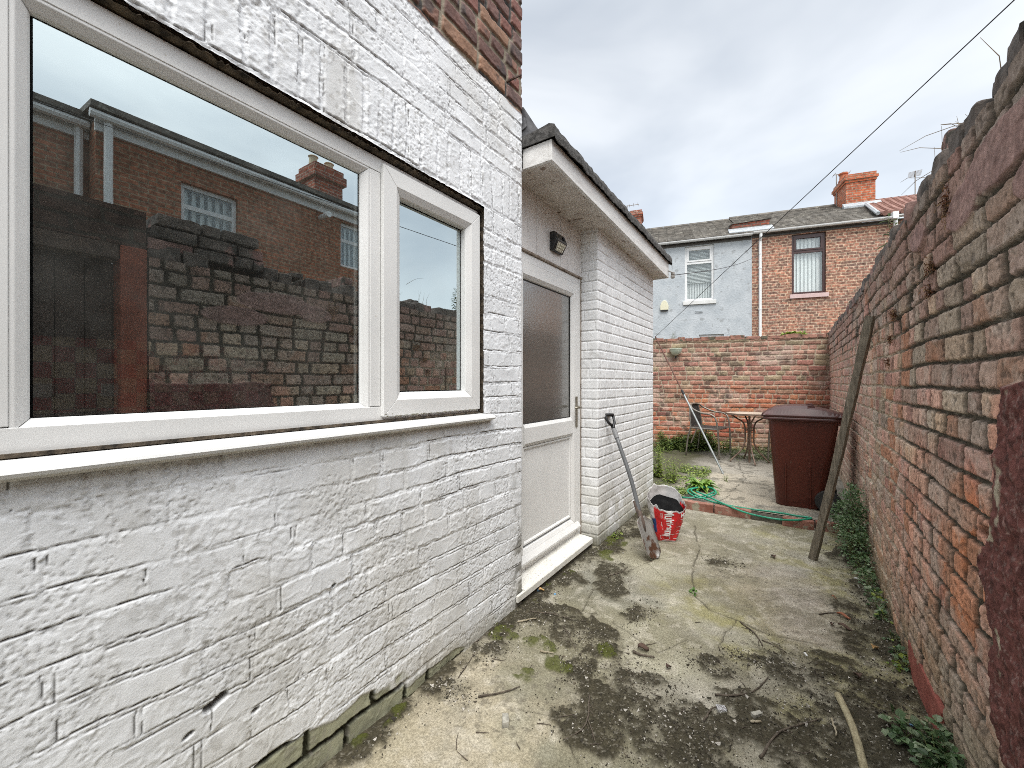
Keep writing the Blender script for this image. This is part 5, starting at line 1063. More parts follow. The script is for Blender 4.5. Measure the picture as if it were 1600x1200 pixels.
bx = (tip - sock).normalized(); wy = Vector((.18, .97, .0)); wy = (wy - bx * wy.dot(bx)).normalized(); nz_ = bx.cross(wy).normalized()
if nz_.x < 0: nz_ = -nz_
L_ = (tip - sock).length; mb = MB(); nu, nv = 16, 10; vs = []
for i in range(nu + 1):
    t = i / nu; wd = .096 if t > .12 else .03 + .066 * (t / .12)
    if t > .80: wd = .096 * (1 - ((t - .80) / .20) ** 2.2 * .62)
    for j in range(nv + 1):
        q = j / nv * 2 - 1; dish = .022 * (q * q) - .004 + .012 * (1 - t) ** 3 * (1 - q * q); vs.append(sock + bx * (L_ * t) + wy * wd * q + nz_ * dish)
mb.add(vs, [(i * (nv + 1) + j, (i + 1) * (nv + 1) + j, (i + 1) * (nv + 1) + j + 1, i * (nv + 1) + j + 1) for i in range(nu) for j in range(nv)])
o = fixn(mb.build('blade', mat('shovel_steel', (.30, .29, .27), (.42, .41, .39), rough=.42, scale=5, metal=.55, bump=.15, spots=((.13, .065, .04), 9, .52)), sh, smooth=True)); sl_ = o.modifiers.new('t', 'SOLIDIFY'); sl_.thickness = .0025
mb = MB(); mb.tube([sock - bx * .10 + (mid - sock) * .12, sock, sock + bx * .05 + nz_ * .004, sock + bx * .11 + nz_ * .003], [.020, .020, .016, .006], 12); mb.build('socket', mat('dark_rust', (.06, .045, .038), (.13, .09, .07), rough=.7, scale=30), sh, smooth=True)

# ================================================================== CEMENT BAG
bag = empty('cement_bag', (-.80, 3.50, 0), 0, 'opened red cement bag with torn grey plastic top standing beside the shovel', 'bag')
BC = Vector((-.835, 3.44, 0)); BR = math.radians(24)
def bag_pt(th_, h_, out=0.0):
    """point on the bag: th_ angle round it (0 faces the camera), h_ height"""
    t = h_ / .40; a = th_ - math.pi / 2 + .0; ca, sa = math.cos(a), math.sin(a); e = .72
    rx = .112 + .030 * math.sin(min(1, t * 1.3) * math.pi * .62); ry = .078 + .022 * math.sin(min(1, t * 1.2) * math.pi * .6)
    g_ = .66 + .40 * min(1, t * 1.15) ** .8; rx *= g_; ry *= g_
    x = rx * math.copysign(abs(ca) ** e, ca); y = ry * math.copysign(abs(sa) ** e, sa)
    cr_ = mn.noise(Vector((th_ * 2.2, h_ * 9, 4))) * .013 + mn.noise(Vector((th_ * 5, h_ * 26, 9))) * .006
    l = math.hypot(x, y) or 1; x += x / l * (cr_ + out); y += y / l * (cr_ + out)
    x += .012 * t; y += .01 * t
    c_r, s_r = math.cos(BR), math.sin(BR); return Vector((BC.x + x * c_r - y * s_r, BC.y + x * s_r + y * c_r, h_ + .003))
def bag_top(th_): return .318 - .068 * math.cos(th_ - .45) + .035 * max(0, math.cos(th_ - math.pi)) ** 4
mb = MB(); na, nh = 72, 34; vs = []; cs = []
for i in range(nh + 1):
    for k_ in range(na):
        th_ = 2 * math.pi * k_ / na; top_ = .318 - .068 * math.cos(th_ - .45) + .035 * max(0, math.cos(th_ - math.pi)) ** 4 + .03 * mn.noise(Vector((math.cos(th_) * 3, math.sin(th_) * 3, 2))) + .012 * mn.noise(Vector((math.cos(th_) * 11, math.sin(th_) * 11, 5)))
        if False and abs((th_ - .35 + math.pi) % (2 * math.pi) - math.pi) < .5: top_ -= .05 * math.cos((th_ - .35) * 3.1)
        h_ = top_ * i / nh; vs.append(bag_pt(th_, h_))
        fr_ = (th_ + math.pi) % (2 * math.pi) - math.pi
        red_ = h_ < min(.285 + .012 * math.sin(th_ * 3), top_ - .012) and h_ > .004 and abs(fr_) < 2.2; blue = -1.15 < fr_ < -.72 and .07 < h_ < .18
        white_b = fr_ < -.80 and h_ > .12 or h_ < .008
        col = (.52, .018, .022) if red_ else (.42, .42, .42)
        if white_b and not blue: col = (.50, .48, .47)
        if blue: col = (.015, .05, .17)
        cs.append(col)
mb.v = vs; mb.c = cs; mb.f = [(i * na + k_, i * na + (k_ + 1) % na, (i + 1) * na + (k_ + 1) % na, (i + 1) * na + k_) for i in range(nh) for k_ in range(na)] + [tuple(range(na - 1, -1, -1))]
M_bag = mat('bag_film', (.9, .9, .9), (1.08, 1.08, 1.08), rough=.32, scale=14, bump=.35, bscale=30, attr=True, bdist=.006)
sack = mb.build('sack', M_bag, bag, smooth=True); sl_ = sack.modifiers.new('t', 'SOLIDIFY'); sl_.thickness = .0012
mb = MB(); vs = [BC + Vector((.0, .0, .215))]      # black sheet across the mouth, stands in for the dark inside
for sc_, dz_ in ((.45, -.045), (.80, -.028), (.95, -.022)):
    for k_ in range(36):
        th_ = 2 * math.pi * k_ / 36; bk = .5 - .5 * math.cos(th_ - .45); p = bag_pt(th_, bag_top(th_) - .012 - .075 * bk, -.007); c0 = BC + Vector((0, 0, p.z)); q = c0.lerp(p, sc_); q.z += dz_ * (1 if sc_ < .9 else 0) + mn.noise(q * 20) * .012; vs.append(q)
fs = [(0, 1 + k_, 1 + (k_ + 1) % 36) for k_ in range(36)] + [(1 + r_ * 36 + k_, 37 + r_ * 36 + k_, 37 + r_ * 36 + (k_ + 1) % 36, 1 + r_ * 36 + (k_ + 1) % 36) for r_ in (0, 1) for k_ in range(36)]
mb.add(vs, fs); mb.build('mouth_sheet', mat('black_mouth_sheet', (.006, .006, .007), (.014, .014, .014), rough=.8, spec=.08, scale=12, bump=.8, bscale=20, bdist=.01), bag)
M_wt = mat('white_print', (.68, .66, .65), (.76, .74, .73), rough=.5, bump=0)
def bag_text(txt, size, th0, h0, vertical, name='lettering', bold=.0):
    cu = bpy.data.curves.new(name, 'FONT'); cu.body = txt; cu.size = size; cu.offset = bold; cu.resolution_u = 2
    ob = bpy.data.objects.new(name, cu); COL.objects.link(ob); dg = bpy.context.evaluated_depsgraph_get(); me = bpy.data.meshes.new_from_object(ob.evaluated_get(dg)); bpy.data.objects.remove(ob)
    bm = bmesh.new(); bm.from_mesh(me); bmesh.ops.subdivide_edges(bm, edges=[e for e in bm.edges if e.calc_length() > size * .12], cuts=2); bmesh.ops.triangulate(bm, faces=bm.faces); bm.to_mesh(me); bm.free()
    for v in me.vertices:
        x, y = v.co.x, v.co.y
        if vertical: x, y = y, -x       # reads downwards
        v.co = bag_pt(th0 + x / .12, h0 + y, .0035)
    me.materials.append(M_wt); o_ = bpy.data.objects.new(name, me); link(o_, sack); return o_
bag_text('Multicem', .056, -.12, .262, True, bold=.0012)
bag_text('Multicem', .050, .62, .205, False, bold=.0012)
bag_text('general purpose cement', .014, -.26, .235, True); bag_text('masonry and render', .013, -.34, .235, True); bag_text('cement', .012, .66, .188, False)
def bag_line(th0, h0, th1, h1, w_=.003):
    mb = MB(); vs = []; n = 14
    for i in range(n + 1):
        t = i / n; th_ = th0 + (th1 - th0) * t; h_ = h0 + (h1 - h0) * t
        for s_ in (-1, 1): vs.append(bag_pt(th_ + (s_ * w_ / .24 if abs(h1 - h0) > abs(th1 - th0) * .1 else 0), h_ + (s_ * w_ / 2 if abs(h1 - h0) <= abs(th1 - th0) * .1 else 0), .003))
    mb.add(vs, [(2 * i, 2 * i + 2, 2 * i + 3, 2 * i + 1) for i in range(n)]); mb.build('printed_line', M_wt, sack)
bag_line(-.75, .060, 1.3, .072); bag_line(-.45, .022, .10, .022); bag_line(-.45, .052, .10, .052); bag_line(-.45, .022, -.45, .052); bag_line(.10, .022, .10, .052); bag_line(.5, .125, 1.2, .13); bag_line(.55, .09, 1.1, .095); bag_line(.45, .03, .9, .034)

# ================================================================== HOSE
mb = MB(); M_hose = mat('green_hose', (.015, .22, .13), (.03, .33, .20), rough=.35, scale=10, bump=.05)
def zp(u, v, dz=.0):
    p = onP(u, v); return Vector((p.x, p.y, pz(p.x, p.y) + .012 + dz))
def smooth_path(P, n=8):
    out_ = []; P = [P[0]] + P + [P[-1]]
    for i in range(1, len(P) - 2):
        for k_ in range(n):
            t = k_ / n; a_, b2, c2, d2 = P[i - 1], P[i], P[i + 1], P[i + 2]
            out_.append(.5 * ((2 * b2) + (c2 - a_) * t + (2 * a_ - 5 * b2 + 4 * c2 - d2) * t * t + (3 * b2 - a_ - 3 * c2 + d2) * t ** 3))
    return out_ + [P[-2]]
H1 = [zp(1018, 767), zp(1040, 772), zp(1062, 778), zp(1085, 781, .01), (zp(1108, 777, .02)), zp(1116, 771, .02), zp(1098, 768, .03), zp(1078, 770, .03), zp(1076, 776, .03), zp(1095, 783, .02), zp(1118, 778, .03), zp(1112, 770, .04), zp(1092, 769, .04), zp(1080, 774, .04), zp(1100, 784, .02), zp(1130, 790), zp(1170, 797), zp(1210, 802), zp(1245, 808), zp(1268, 812), zp(1240, 815), zp(1205, 812), zp(1165, 803), zp(1130, 792, .02), zp(1105, 783, .04), zp(1088, 777, .05)]
mb.tube(smooth_path(H1, 6), .0085, 8); tag(mb.build('garden_hose', M_hose, smooth=True), 'green garden hose coiled and trailing along the step edge', 'hose')

# ================================================================== TABLE AND CHAIRS
M_rt = mat('rusted_frame', (.14, .085, .06), (.30, .22, .17), rough=.6, scale=14, metal=.3, bump=.2)
def ring_pts(c, r, z_, n=32): return [(c[0] + r * math.cos(2 * math.pi * i / n), c[1] + r * math.sin(2 * math.pi * i / n), z_) for i in range(n + 1)]
tg = onP(1171, 723); tc0 = (tg.x, tg.y); zg = pz(0, tg.y); tb = empty('bistro_table', (tc0[0], tc0[1], zg), 0, 'small round rusty metal garden table behind the bin', 'table')
zt = zg + .70; mb = MB(); mb.lathe([(.0, zt - .010), (.292, zt - .010), (.292, zt), (.0, zt)], (tc0[0], tc0[1], 0), 36); mb.build('table_top', mat('pale_glass_top', (.42, .34, .27), (.54, .46, .38), rough=.4, scale=5), tb)
mb = MB(); mb.lathe([(.290, zt - .022), (.303, zt - .022), (.303, zt + .004), (.290, zt + .004), (.290, zt - .022)], (tc0[0], tc0[1], 0), 36); mb.build('rim', M_rt, tb)
for i in range(4):
    a_ = math.radians(20 + 90 * i); cx, cy = math.cos(a_), math.sin(a_); mb = MB()
    P = [(.24, zt - .02), (.17, zt - .07), (.075, zt - .14), (.055, zt - .28), (.06, zt - .42), (.11, zt - .53), (.19, zt - .62), (.25, zg + .012)]; mb.tube(smooth_path([Vector((tc0[0] + r_ * cx, tc0[1] + r_ * cy, z_)) for r_, z_ in P], 4), .0105, 8); mb.build('leg', M_rt, tb, smooth=True)
mb = MB(); mb.tube([(tc0[0], tc0[1], zt - .02), (tc0[0], tc0[1], zg + .002)], .014, 8); mb.build('central_pole', M_rt, tb)
mb = MB(); mb.tube(ring_pts(tc0, .062, zt - .24, 20), .006, 6); mb.build('brace_ring', M_rt, tb)
M_alu = mat('dull_aluminium', (.16, .14, .12), (.30, .27, .23), rough=.45, metal=.5, scale=20); M_wick = mat('dark_wicker', (.02, .018, .017), (.06, .055, .05), rough=.7, scale=40)
def wicker(mb, f, nu, nv, w_):     # f(u,v)->point; woven strands both ways
    for i in range(nu + 1):
        u_ = i / nu; mb.tube([f(u_, j / 12) + Vector((0, 0, 0)) for j in range(13)], w_, 4)
    for j in range(nv + 1):
        v_ = j / nv; mb.tube([f(i / 12, v_) for i in range(13)], w_, 4)
def bistro_chair(loc, rz, label):
    """local: seat faces +x"""
    c = empty('wicker_chair', loc, rz, label, 'chair', 'wicker garden chairs round the table')
    for s_ in (-1, 1):
        mb = MB(); P = [(.225, s_ * .23, .0), (.215, s_ * .24, .30), (.19, s_ * .25, .56), (.12, s_ * .255, .645), (-.02, s_ * .25, .665), (-.16, s_ * .225, .72), (-.22, s_ * .16, .775), (-.235, s_ * .06, .79), (-.238, 0, .792)]
        mb.tube(smooth_path([Vector(p) for p in P], 4), .0125, 8); mb.build('arm', M_alu, c, local=True, smooth=True)
        mb = MB(); mb.tube(smooth_path([Vector(p) for p in [(-.27, s_ * .22, 0), (-.24, s_ * .22, .25), (-.20, s_ * .215, .44), (-.215, s_ * .20, .60), (-.235, s_ * .16, .76)]], 4), .0115, 8); mb.build('rear_leg', M_alu, c, local=True, smooth=True)
        mb = MB(); mb.tube([(.10, s_ * .215, .43), (-.10, s_ * .215, .43), (-.19, s_ * .22, .20)], .010, 6); mb.build('strut', M_alu, c, local=True)
    mb = MB(); wicker(mb, lambda u_, v_: Vector((.20 - .40 * u_, (v_ - .5) * .44, .435 - .012 * math.sin(math.pi * u_) * math.sin(math.pi * v_))), 20, 22, .0085); mb.build('seat', M_wick, c, local=True)
    mb = MB(); mb.tube([(.2, -.23, .43), (.2, .23, .43), (-.2, .22, .43), (-.2, -.22, .43), (.2, -.23, .43)], .012, 8); mb.build('seat_frame', M_alu, c, local=True)
    mb = MB(); wicker(mb, lambda u_, v_: Vector((-.205 - .03 * u_ - .02 * math.sin(math.pi * v_), (v_ - .5) * (.40 - .10 * u_ ** 3), .45 + .33 * u_)), 18, 20, .0085); mb.build('backrest', M_wick, c, local=True)
    return c
bistro_chair((-1.03, 6.92, pz(0, 6.92)), math.radians(-12), 'dark woven wicker chair with metal arms to the left of the table')
bistro_chair((-.02, 7.05, pz(0, 7.05)), math.radians(176), 'second wicker chair mostly hidden behind the bin, right of the table')

# ================================================================== LINE PROP, WASHING LINE, CABLE
foot = onP(1130, 741); foot.z += .004; ptop = onD(1024, 526, 6.25); pm = foot.lerp(ptop, .555)
pr_ = empty('line_prop', tuple(foot), 0, 'thin metal washing line prop leaning at an angle across the patio', 'line prop')
mb = MB(); mb.tube([foot, pm], .0125, 8); mb.build('lower_tube', mat('grey_tube', (.24, .26, .26), (.36, .38, .38), rough=.5, metal=.4, scale=9), pr_)
mb = MB(); mb.tube([pm - (ptop - foot).normalized() * .03, ptop], .0095, 8); mb.build('upper_tube', mat('rusty_tube', (.09, .04, .03), (.18, .08, .055), rough=.7, scale=30), pr_); mb = MB(); mb.tube([pm - (ptop - foot).normalized() * .05, pm + (ptop - foot).normalized() * .02], .017, 10); mb.build('collar', M_blk, pr_)
q1 = onD(1700, -108, 1.55); dirn = q1 - ptop; t_end = (XN - .01 - ptop.x) / dirn.x; e_ = ptop + dirn * t_end
mb = MB(); mb.tube([ptop + dirn * (t_end * i / 30) + Vector((0, 0, -.10 * math.sin(math.pi * i / 30) * 0)) for i in range(31)], .0031, 6); mb.tube([ptop, ptop + Vector((0, 0, -.02)), foot.lerp(ptop, .96) + Vector((.01, 0, 0))], .0025, 6)
tag(mb.build('washing_line', mat('line_grey', (.03, .03, .035), (.05, .05, .055), rough=.6, bump=0)), 'dark washing line running up from the prop across the sky', 'washing line')
a = Vector((XF + .035, Y1r + .03, 2.43)); pD = P1.to_2d() + ed_ * (dpx + sp_) - nd * .1; zD = HS(1187, 398)[1]; b_ = Vector((pD.x, pD.y, zD)); mb = MB(); mb.tube([a.lerp(b_, i / 24) + Vector((0, 0, -.10 * math.sin(math.pi * i / 24))) for i in range(25)], .005, 5)
tag(mb.build('phone_cable', MATS['line_grey']), 'thin grey cable strung from the lean-to bracket to the downpipe opposite', 'cable')
# bowl light on the back wall
sL = (onD(1056, 545, 6.9)); t_ = ((sL.x - A.x) * dv.x + (sL.y - A.y) * dv.y); wp = bwp(t_, 0, .015); wl = empty('wall_bowl', (wp.x, wp.y, 1.82), ang, 'pale green glass bowl fixed to the back wall at the left', 'wall bowl')
mb = MB(); mb.lathe([(.004, -.095), (.035, -.088), (.070, -.060), (.092, -.02), (.100, .012), (.104, .018), (.104, .024), (.096, .024)], (0, -.06, 0), 24); mb.build('bowl', mat('bowl_glass', (.46, .52, .42), (.56, .62, .52), rough=.25, bump=0), wl, local=True, smooth=True); mb = MB(); mb.tube([(0, 0, -.03), (0, -.05, -.10), (.0, -.05, -.14)], [.012, .014, .010], 8); mb.build('bracket', M_blk, wl, local=True)

# ================================================================== PLANTS
M_leaf = mat_leaf('leaf'); M_stem = mat('green_stem', (.10, .13, .04), (.17, .19, .07), rough=.7, scale=20, bump=0); M_dry = mat('dry_stalk', (.16, .125, .085), (.30, .24, .17), rough=.9, scale=20, bump=0)
def leaf(mb, p, d_, up, l, w_, col, fold=.25, droop=.15):
    d_ = d_.normalized(); sd = d_.cross(up)
    sd = sd.normalized() if sd.length > 1e-4 else d_.orthogonal().normalized()
    nn = sd.cross(d_).normalized(); k = R.uniform(.82, 1.18); c = tuple(q * k for q in col)
    pts = [p, p + d_ * l * .35 + sd * w_ * .5 + nn * w_ * fold, p + d_ * l * .75 + sd * w_ * .36 + nn * (w_ * fold * .7 - l * droop * .5), p + d_ * l - nn * l * droop, p + d_ * l * .75 - sd * w_ * .36 + nn * (w_ * fold * .7 - l * droop * .5), p + d_ * l * .35 - sd * w_ * .5 + nn * w_ * fold, p + d_ * l * .5 - nn * l * droop * .2]
    mb.add(pts, [(0, 1, 6), (1, 2, 6), (2, 3, 6), (3, 4, 6), (4, 5, 6), (5, 0, 6)], c)
G1 = [(.15, .22, .05), (.11, .17, .04), (.20, .27, .07), (.08, .12, .035), (.24, .29, .09)]
G_D = [(.085, .15, .055), (.06, .11, .045), (.13, .20, .09), (.24, .30, .18), (.095, .17, .075)]
G_Y = [(.27, .34, .06), (.21, .30, .05), (.34, .40, .10), (.16, .24, .04)]
def rdir(zmin=-.3, zmax=1.0):
    a = R.uniform(0, 2 * math.pi); z_ = R.uniform(zmin, zmax); r_ = math.sqrt(max(0, 1 - z_ * z_)); return Vector((r_ * math.cos(a), r_ * math.sin(a), z_))
def bush(name, blobs, n, size, cols, label, cat, group=None, out=None, kind=None, stems=True, aspect=.75):
    """blobs: (centre, radii) ; leaves on and in them, thin stems from the foot"""
    base = blobs[0][0]; root = None
    root = empty(name, (base[0], base[1], 0), 0, label, cat, group, kind)
    mb = MB(); tot = sum(b_[1][0] * b_[1][2] for b_ in blobs)
    for c, r_ in blobs:
        for _ in range(int(n * r_[0] * r_[2] / tot)):
            d_ = rdir(-.5, 1); q = R.uniform(.45, 1.08); p = Vector((c[0] + d_.x * r_[0] * q, c[1] + d_.y * r_[1] * q, max(.01, c[2] + d_.z * r_[2] * q)))
            if mn.noise(p * 14) < -.18: continue
            dd = (d_ + rdir(-.6, .6) * .9); 
            if out: dd += Vector(out) * .6
            s_ = size * R.uniform(.55, 1.25); leaf(mb, p, dd, Vector((R.uniform(-.5, .5), R.uniform(-.5, .5), 1)), s_, s_ * aspect, R.choice(cols), .12, R.uniform(0, .3))
    mb.build('foliage', M_leaf, root)
    if stems:
        mb = MB()
        for c, r_ in blobs:
            for _ in range(7):
                d_ = rdir(.1, 1); e_ = Vector((c[0] + d_.x * r_[0] * .8, c[1] + d_.y * r_[1] * .8, max(.02, c[2] + d_.z * r_[2] * .8))); b_ = Vector((c[0] + R.uniform(-.3, .3) * r_[0], c[1] + R.uniform(-.3, .3) * r_[1], max(0, c[2] - r_[2])))
                mb.tube([b_, b_.lerp(e_, .5) + rdir() * .01, e_], [.0022, .0018, .0008], 5)
        mb.build('stems', M_stem, root)
    return root
# creeping plant at the foot of the right wall
bush('creeping_plant', [((.395, 4.05, .30), (.085, .16, .19)), ((.385, 3.98, .16), (.095, .20, .16)), ((.375, 3.75, .12), (.085, .16, .13)), ((.385, 3.55, .06), (.06, .13, .07)), ((.40, 3.36, .04), (.045, .10, .05)), ((.36, 4.3, .16), (.09, .14, .13))], 3900, .020, [tuple(q * 1.15 for q in c) for c in G_D], 'dense small leaved creeping plant tumbling down beside the leaning plank', 'creeper')
bush('creeping_plant', [((.40, 1.86, .07), (.06, .13, .085)), ((.38, 1.70, .06), (.06, .12, .08)), ((.345, 1.98, .035), (.06, .08, .035)), ((.40, 1.58, .12), (.045, .07, .08)), ((.43, 1.5, .26), (.02, .05, .05))], 900, .027, G_D, 'small leafy ivy at the foot of the maroon render in the near right corner', 'creeper', aspect=.9)
for y_, sc_, n_ in [(3.05, .05, 70), (2.92, .035, 50), (2.72, .035, 50), (2.58, .025, 40), (2.48, .03, 40), (3.18, .045, 70)]:
    bush('wall_weed', [((.415, y_, sc_ * .6), (sc_, sc_ * 1.2, sc_ * .8))], n_, .022, G_D + G_Y[:1], 'small green weed sprouting in the crack where slab meets the red brick wall', 'weed', 'weeds along the foot of the right wall')
g = onZ(770, 965); bush('wall_weed', [((g.x, g.y, .055), (.035, .04, .055)), ((g.x - .015, g.y - .03, .02), (.03, .03, .03))], 70, .034, [(.12, .22, .05), (.09, .18, .04), (.16, .27, .07)], 'bright green round leaved weed at the foot of the white painted wall', 'weed', aspect=1.0)
g = onZ(1085, 928); bush('crack_weed', [((g.x, g.y, .012), (.02, .02, .016))], 22, .02, [(.10, .20, .04)], 'tiny green seedling growing in the crack of the concrete', 'weed', stems=False)
g = onZ(1395, 1045); bush('crack_weed', [((g.x, g.y, .012), (.02, .02, .012))], 12, .024, G_Y, 'tiny yellow green seedling in the dark soil beside the fallen stick', 'weed', stems=False)
g = onZ(905, 826); bush('wall_weed', [((-1.17, 3.25, .03), (.04, .06, .035))], 40, .025, G_Y, 'little yellow green weed by the painted corner behind the shovel', 'weed')
# broad leaved plant beside the hose
def rosette(name, c, n, l, w_, cols, label, lift=(.15, .75)):
    root = empty(name, (c[0], c[1], c[2]), 0, label, 'plant'); mb = MB()
    for i in range(n):
        a = R.uniform(0, 6.283); e = R.uniform(*lift); d_ = Vector((math.cos(a), math.sin(a), e)).normalized(); L_ = l * R.uniform(.6, 1.1); W2 = w_ * R.uniform(.7, 1.2); cc = R.choice(cols); seg = 5; vs = []; sd = d_.cross(Vector((0, 0, 1))).normalized(); k = R.uniform(.8, 1.2)
        for s_ in range(seg + 1):
            t = s_ / seg; ww = W2 * math.sin(math.pi * min(1, .12 + t * .88)) ** .8 * .5; cen = Vector(c) + Vector((R.uniform(-.01, .01), R.uniform(-.01, .01), 0)) + d_ * L_ * t + Vector((0, 0, -L_ * .55 * t * t)); vs += [cen - sd * ww + Vector((0, 0, ww * .5)), cen, cen + sd * ww + Vector((0, 0, ww * .5))]
        mb.add(vs, [(s_ * 3 + q, s_ * 3 + q + 1, s_ * 3 + q + 4, s_ * 3 + q + 3) for s_ in range(seg) for q in (0, 1)], tuple(x * k for x in cc))
    mb.build('leaves', M_leaf, root); return root
rosette('broad_leaved_plant', (onP(1093, 768).x, onP(1093, 768).y + .10, .085), 62, .30, .050, [(.17, .31, .04), (.23, .37, .06), (.11, .22, .03), (.30, .42, .09)], 'bright green long leaved clump growing just behind the coiled hose', lift=(.4, 1.7))
rosette('broad_leaved_plant', (onP(1069, 776).x, onP(1069, 770).y, .08), 18, .14, .045, G_Y, 'small lime green rosette left of the long leaved clump by the hose')
def stalky(name, c, h_, n, cols, label, lf=.03, group=None, spread=.03, dry=False):
    root = empty(name, c, 0, label, 'plant', group); mb = MB(); ms_ = MB()
    for i in range(n):
        b_ = Vector(c) + Vector((R.uniform(-1, 1), R.uniform(-1, 1), 0)) * spread; ln = Vector((R.uniform(-.25, .25), R.uniform(-.25, .25), 1)).normalized(); hh = h_ * R.uniform(.6, 1.05); pts = [b_ + ln * hh * t / 5 + Vector((R.uniform(-1, 1), R.uniform(-1, 1), 0)) * .004 * t for t in range(6)]
        ms_.tube(pts, [.0022, .002, .0018, .0014, .001, .0007], 5)
        if not dry:
            for q in range(int(hh / .011)):
                t = q * .011 / hh; j = min(4, int(t * 5)); p = pts[j].lerp(pts[j + 1], t * 5 - j); d_ = rdir(-.1, .5); s_ = lf * R.uniform(.6, 1.2) * (1.1 - t * .6); leaf(mb, p, d_, Vector((0, 0, 1)), s_, s_ * .38, R.choice(cols), .15, .3)
    ms_.build('stalks', M_dry if dry else M_stem, root)
    if not dry: mb.build('leaves', M_leaf, root)
    return root
for (u, v, h_, n, lb, lf, sp2) in [(1027, 745, .50, 13, 'tall thin yellow green weeds at the corner of the lean-to', .055, .05), (1050, 752, .32, 12, 'wispy pale green weeds between the corner and the long leaved clump', .05, .09), (1106, 762, .20, 5, 'short upright weed at the right edge of the long leaved clump', .03, .02),
                              (1133, 752, .085, 5, 'small seedling in front of the foot of the line prop', .03, .015), (1065, 706, .11, 6, 'lone small upright weed standing in the middle of the patio', .03, .02), (1036, 768, .14, 16, 'low pale weeds beside the bottom of the white brick corner', .03, .07)]:
    g = onP(u, v); stalky('weed', (g.x, g.y, pz(g.x, g.y)), h_, n, G_Y + G1[2:3], lb, lf, spread=sp2)
# ground cover: uncounted low plants along the back wall and under the table
mb = MB()
def cover(x0, x1, f_y, wd, n, hmax, cols, size):
    for _ in range(n):
        x = R.uniform(x0, x1); y = f_y(x) - abs(R.gauss(0, wd)); nz__ = mn.noise(Vector((x * 3, y * 3, 2)))
        if nz__ < -.25: continue
        z_ = pz(x, y) + R.uniform(.005, 1) ** 1.3 * hmax * (.5 + nz__); s_ = size * R.uniform(.6, 1.3); leaf(mb, Vector((x, y, z_)), rdir(-.1, .8), Vector((0, 0, 1)), s_, s_ * .7, R.choice(cols), .12, .15)
bwy = lambda x: A.y + (x - A.x) * dv.y / dv.x - .02
cover(-1.85, -.80, bwy, .14, 7500, .46, G1 + G_D[:1], .026); cover(-1.9, -1.25, bwy, .25, 900, .22, G1, .03); cover(-1.0, .4, bwy, .35, 4200, .10, [(.13, .17, .06), (.20, .24, .11), (.08, .12, .04), (.26, .28, .16)], .022); cover(-.75, -.15, lambda x: 7.25, .22, 1800, .06, [(.15, .19, .08), (.24, .27, .15), (.10, .14, .05)], .020)
cover(-1.22, -.85, lambda x: 5.9 + 0 * x, .45, 1500, .06, G1 + G_Y, .024); cover(-1.2, -.85, lambda x: 4.85, .15, 500, .05, G1 + [(.18, .16, .08)], .022)
tag(mb.build('ground_cover', M_leaf), 'low tangled green weeds spreading along the foot of the back wall', 'ground cover', kind='stuff')
# plants on the walls
p = bwp(HS(0, 0)[0] * 0, 0); d_ = onD(1240, 524, 6.55); bush('wall_top_plant', [((d_.x, d_.y + .10, 2.045), (.17, .05, .03))], 240, .045, G_Y + G1[:2], 'fresh green sprig lying on top of the back wall', 'plant', stems=False)
d_ = onD(1047, 528, 7.0); t0 = stalky('young_buddleia', (d_.x, d_.y + .10, 1.99), .17, 3, [(.16, .2, .12), (.2, .24, .16)], 'spindly grey green seedling rooted on the left end of the back wall', .05, spread=.05)
# dead stalks and dried fern on the old wall
dst = empty('dead_stalks', (.52, 2.2, 2.05), 0, 'bare dead stalks bristling from the top of the old brick wall', 'dead plant'); mb = MB()
for y_, n, hh in [(2.05, 8, .13), (2.2, 6, .12), (1.95, 4, .10), (2.6, 3, .10), (3.0, 4, .16), (1.62, 2, .14)]:
    for _ in range(n):
        b_ = Vector((.50 + R.uniform(-.04, .03), y_ + R.uniform(-.08, .08), 2.06)); d_ = Vector((R.uniform(-.35, .25), R.uniform(-.5, .5), 1)).normalized(); pts = [b_, b_ + d_ * hh * .5, b_ + d_ * hh * R.uniform(.8, 1.2) + Vector((R.uniform(-.02, .02), R.uniform(-.03, .03), 0))]; mb.tube(pts, [.0015, .0011, .0005], 4)
for u0, v0, u1, v1, D_ in [(1455, 268, 1408, 305, 1.75), (1468, 232, 1407, 238, 1.72), (1490, 197, 1405, 236, 1.62), (1470, 195, 1500, 200, 1.62), (1430, 278, 1407, 285, 2.1)]:
    a_ = onD(u0, v0, D_); b_ = onD(u1, v1, D_ + .1); mb.tube([a_ + Vector((.12, 0, -.03)), a_, a_.lerp(b_, .5) + Vector((0, 0, .012)), b_], [.0018, .0015, .0012, .0006], 4)
mb.build('stalks', M_dry, dst)
M_dryf = mat_leaf('dry_leaf', .1); BRN = [(.20, .085, .04), (.26, .13, .06), (.14, .06, .035), (.30, .19, .09)]
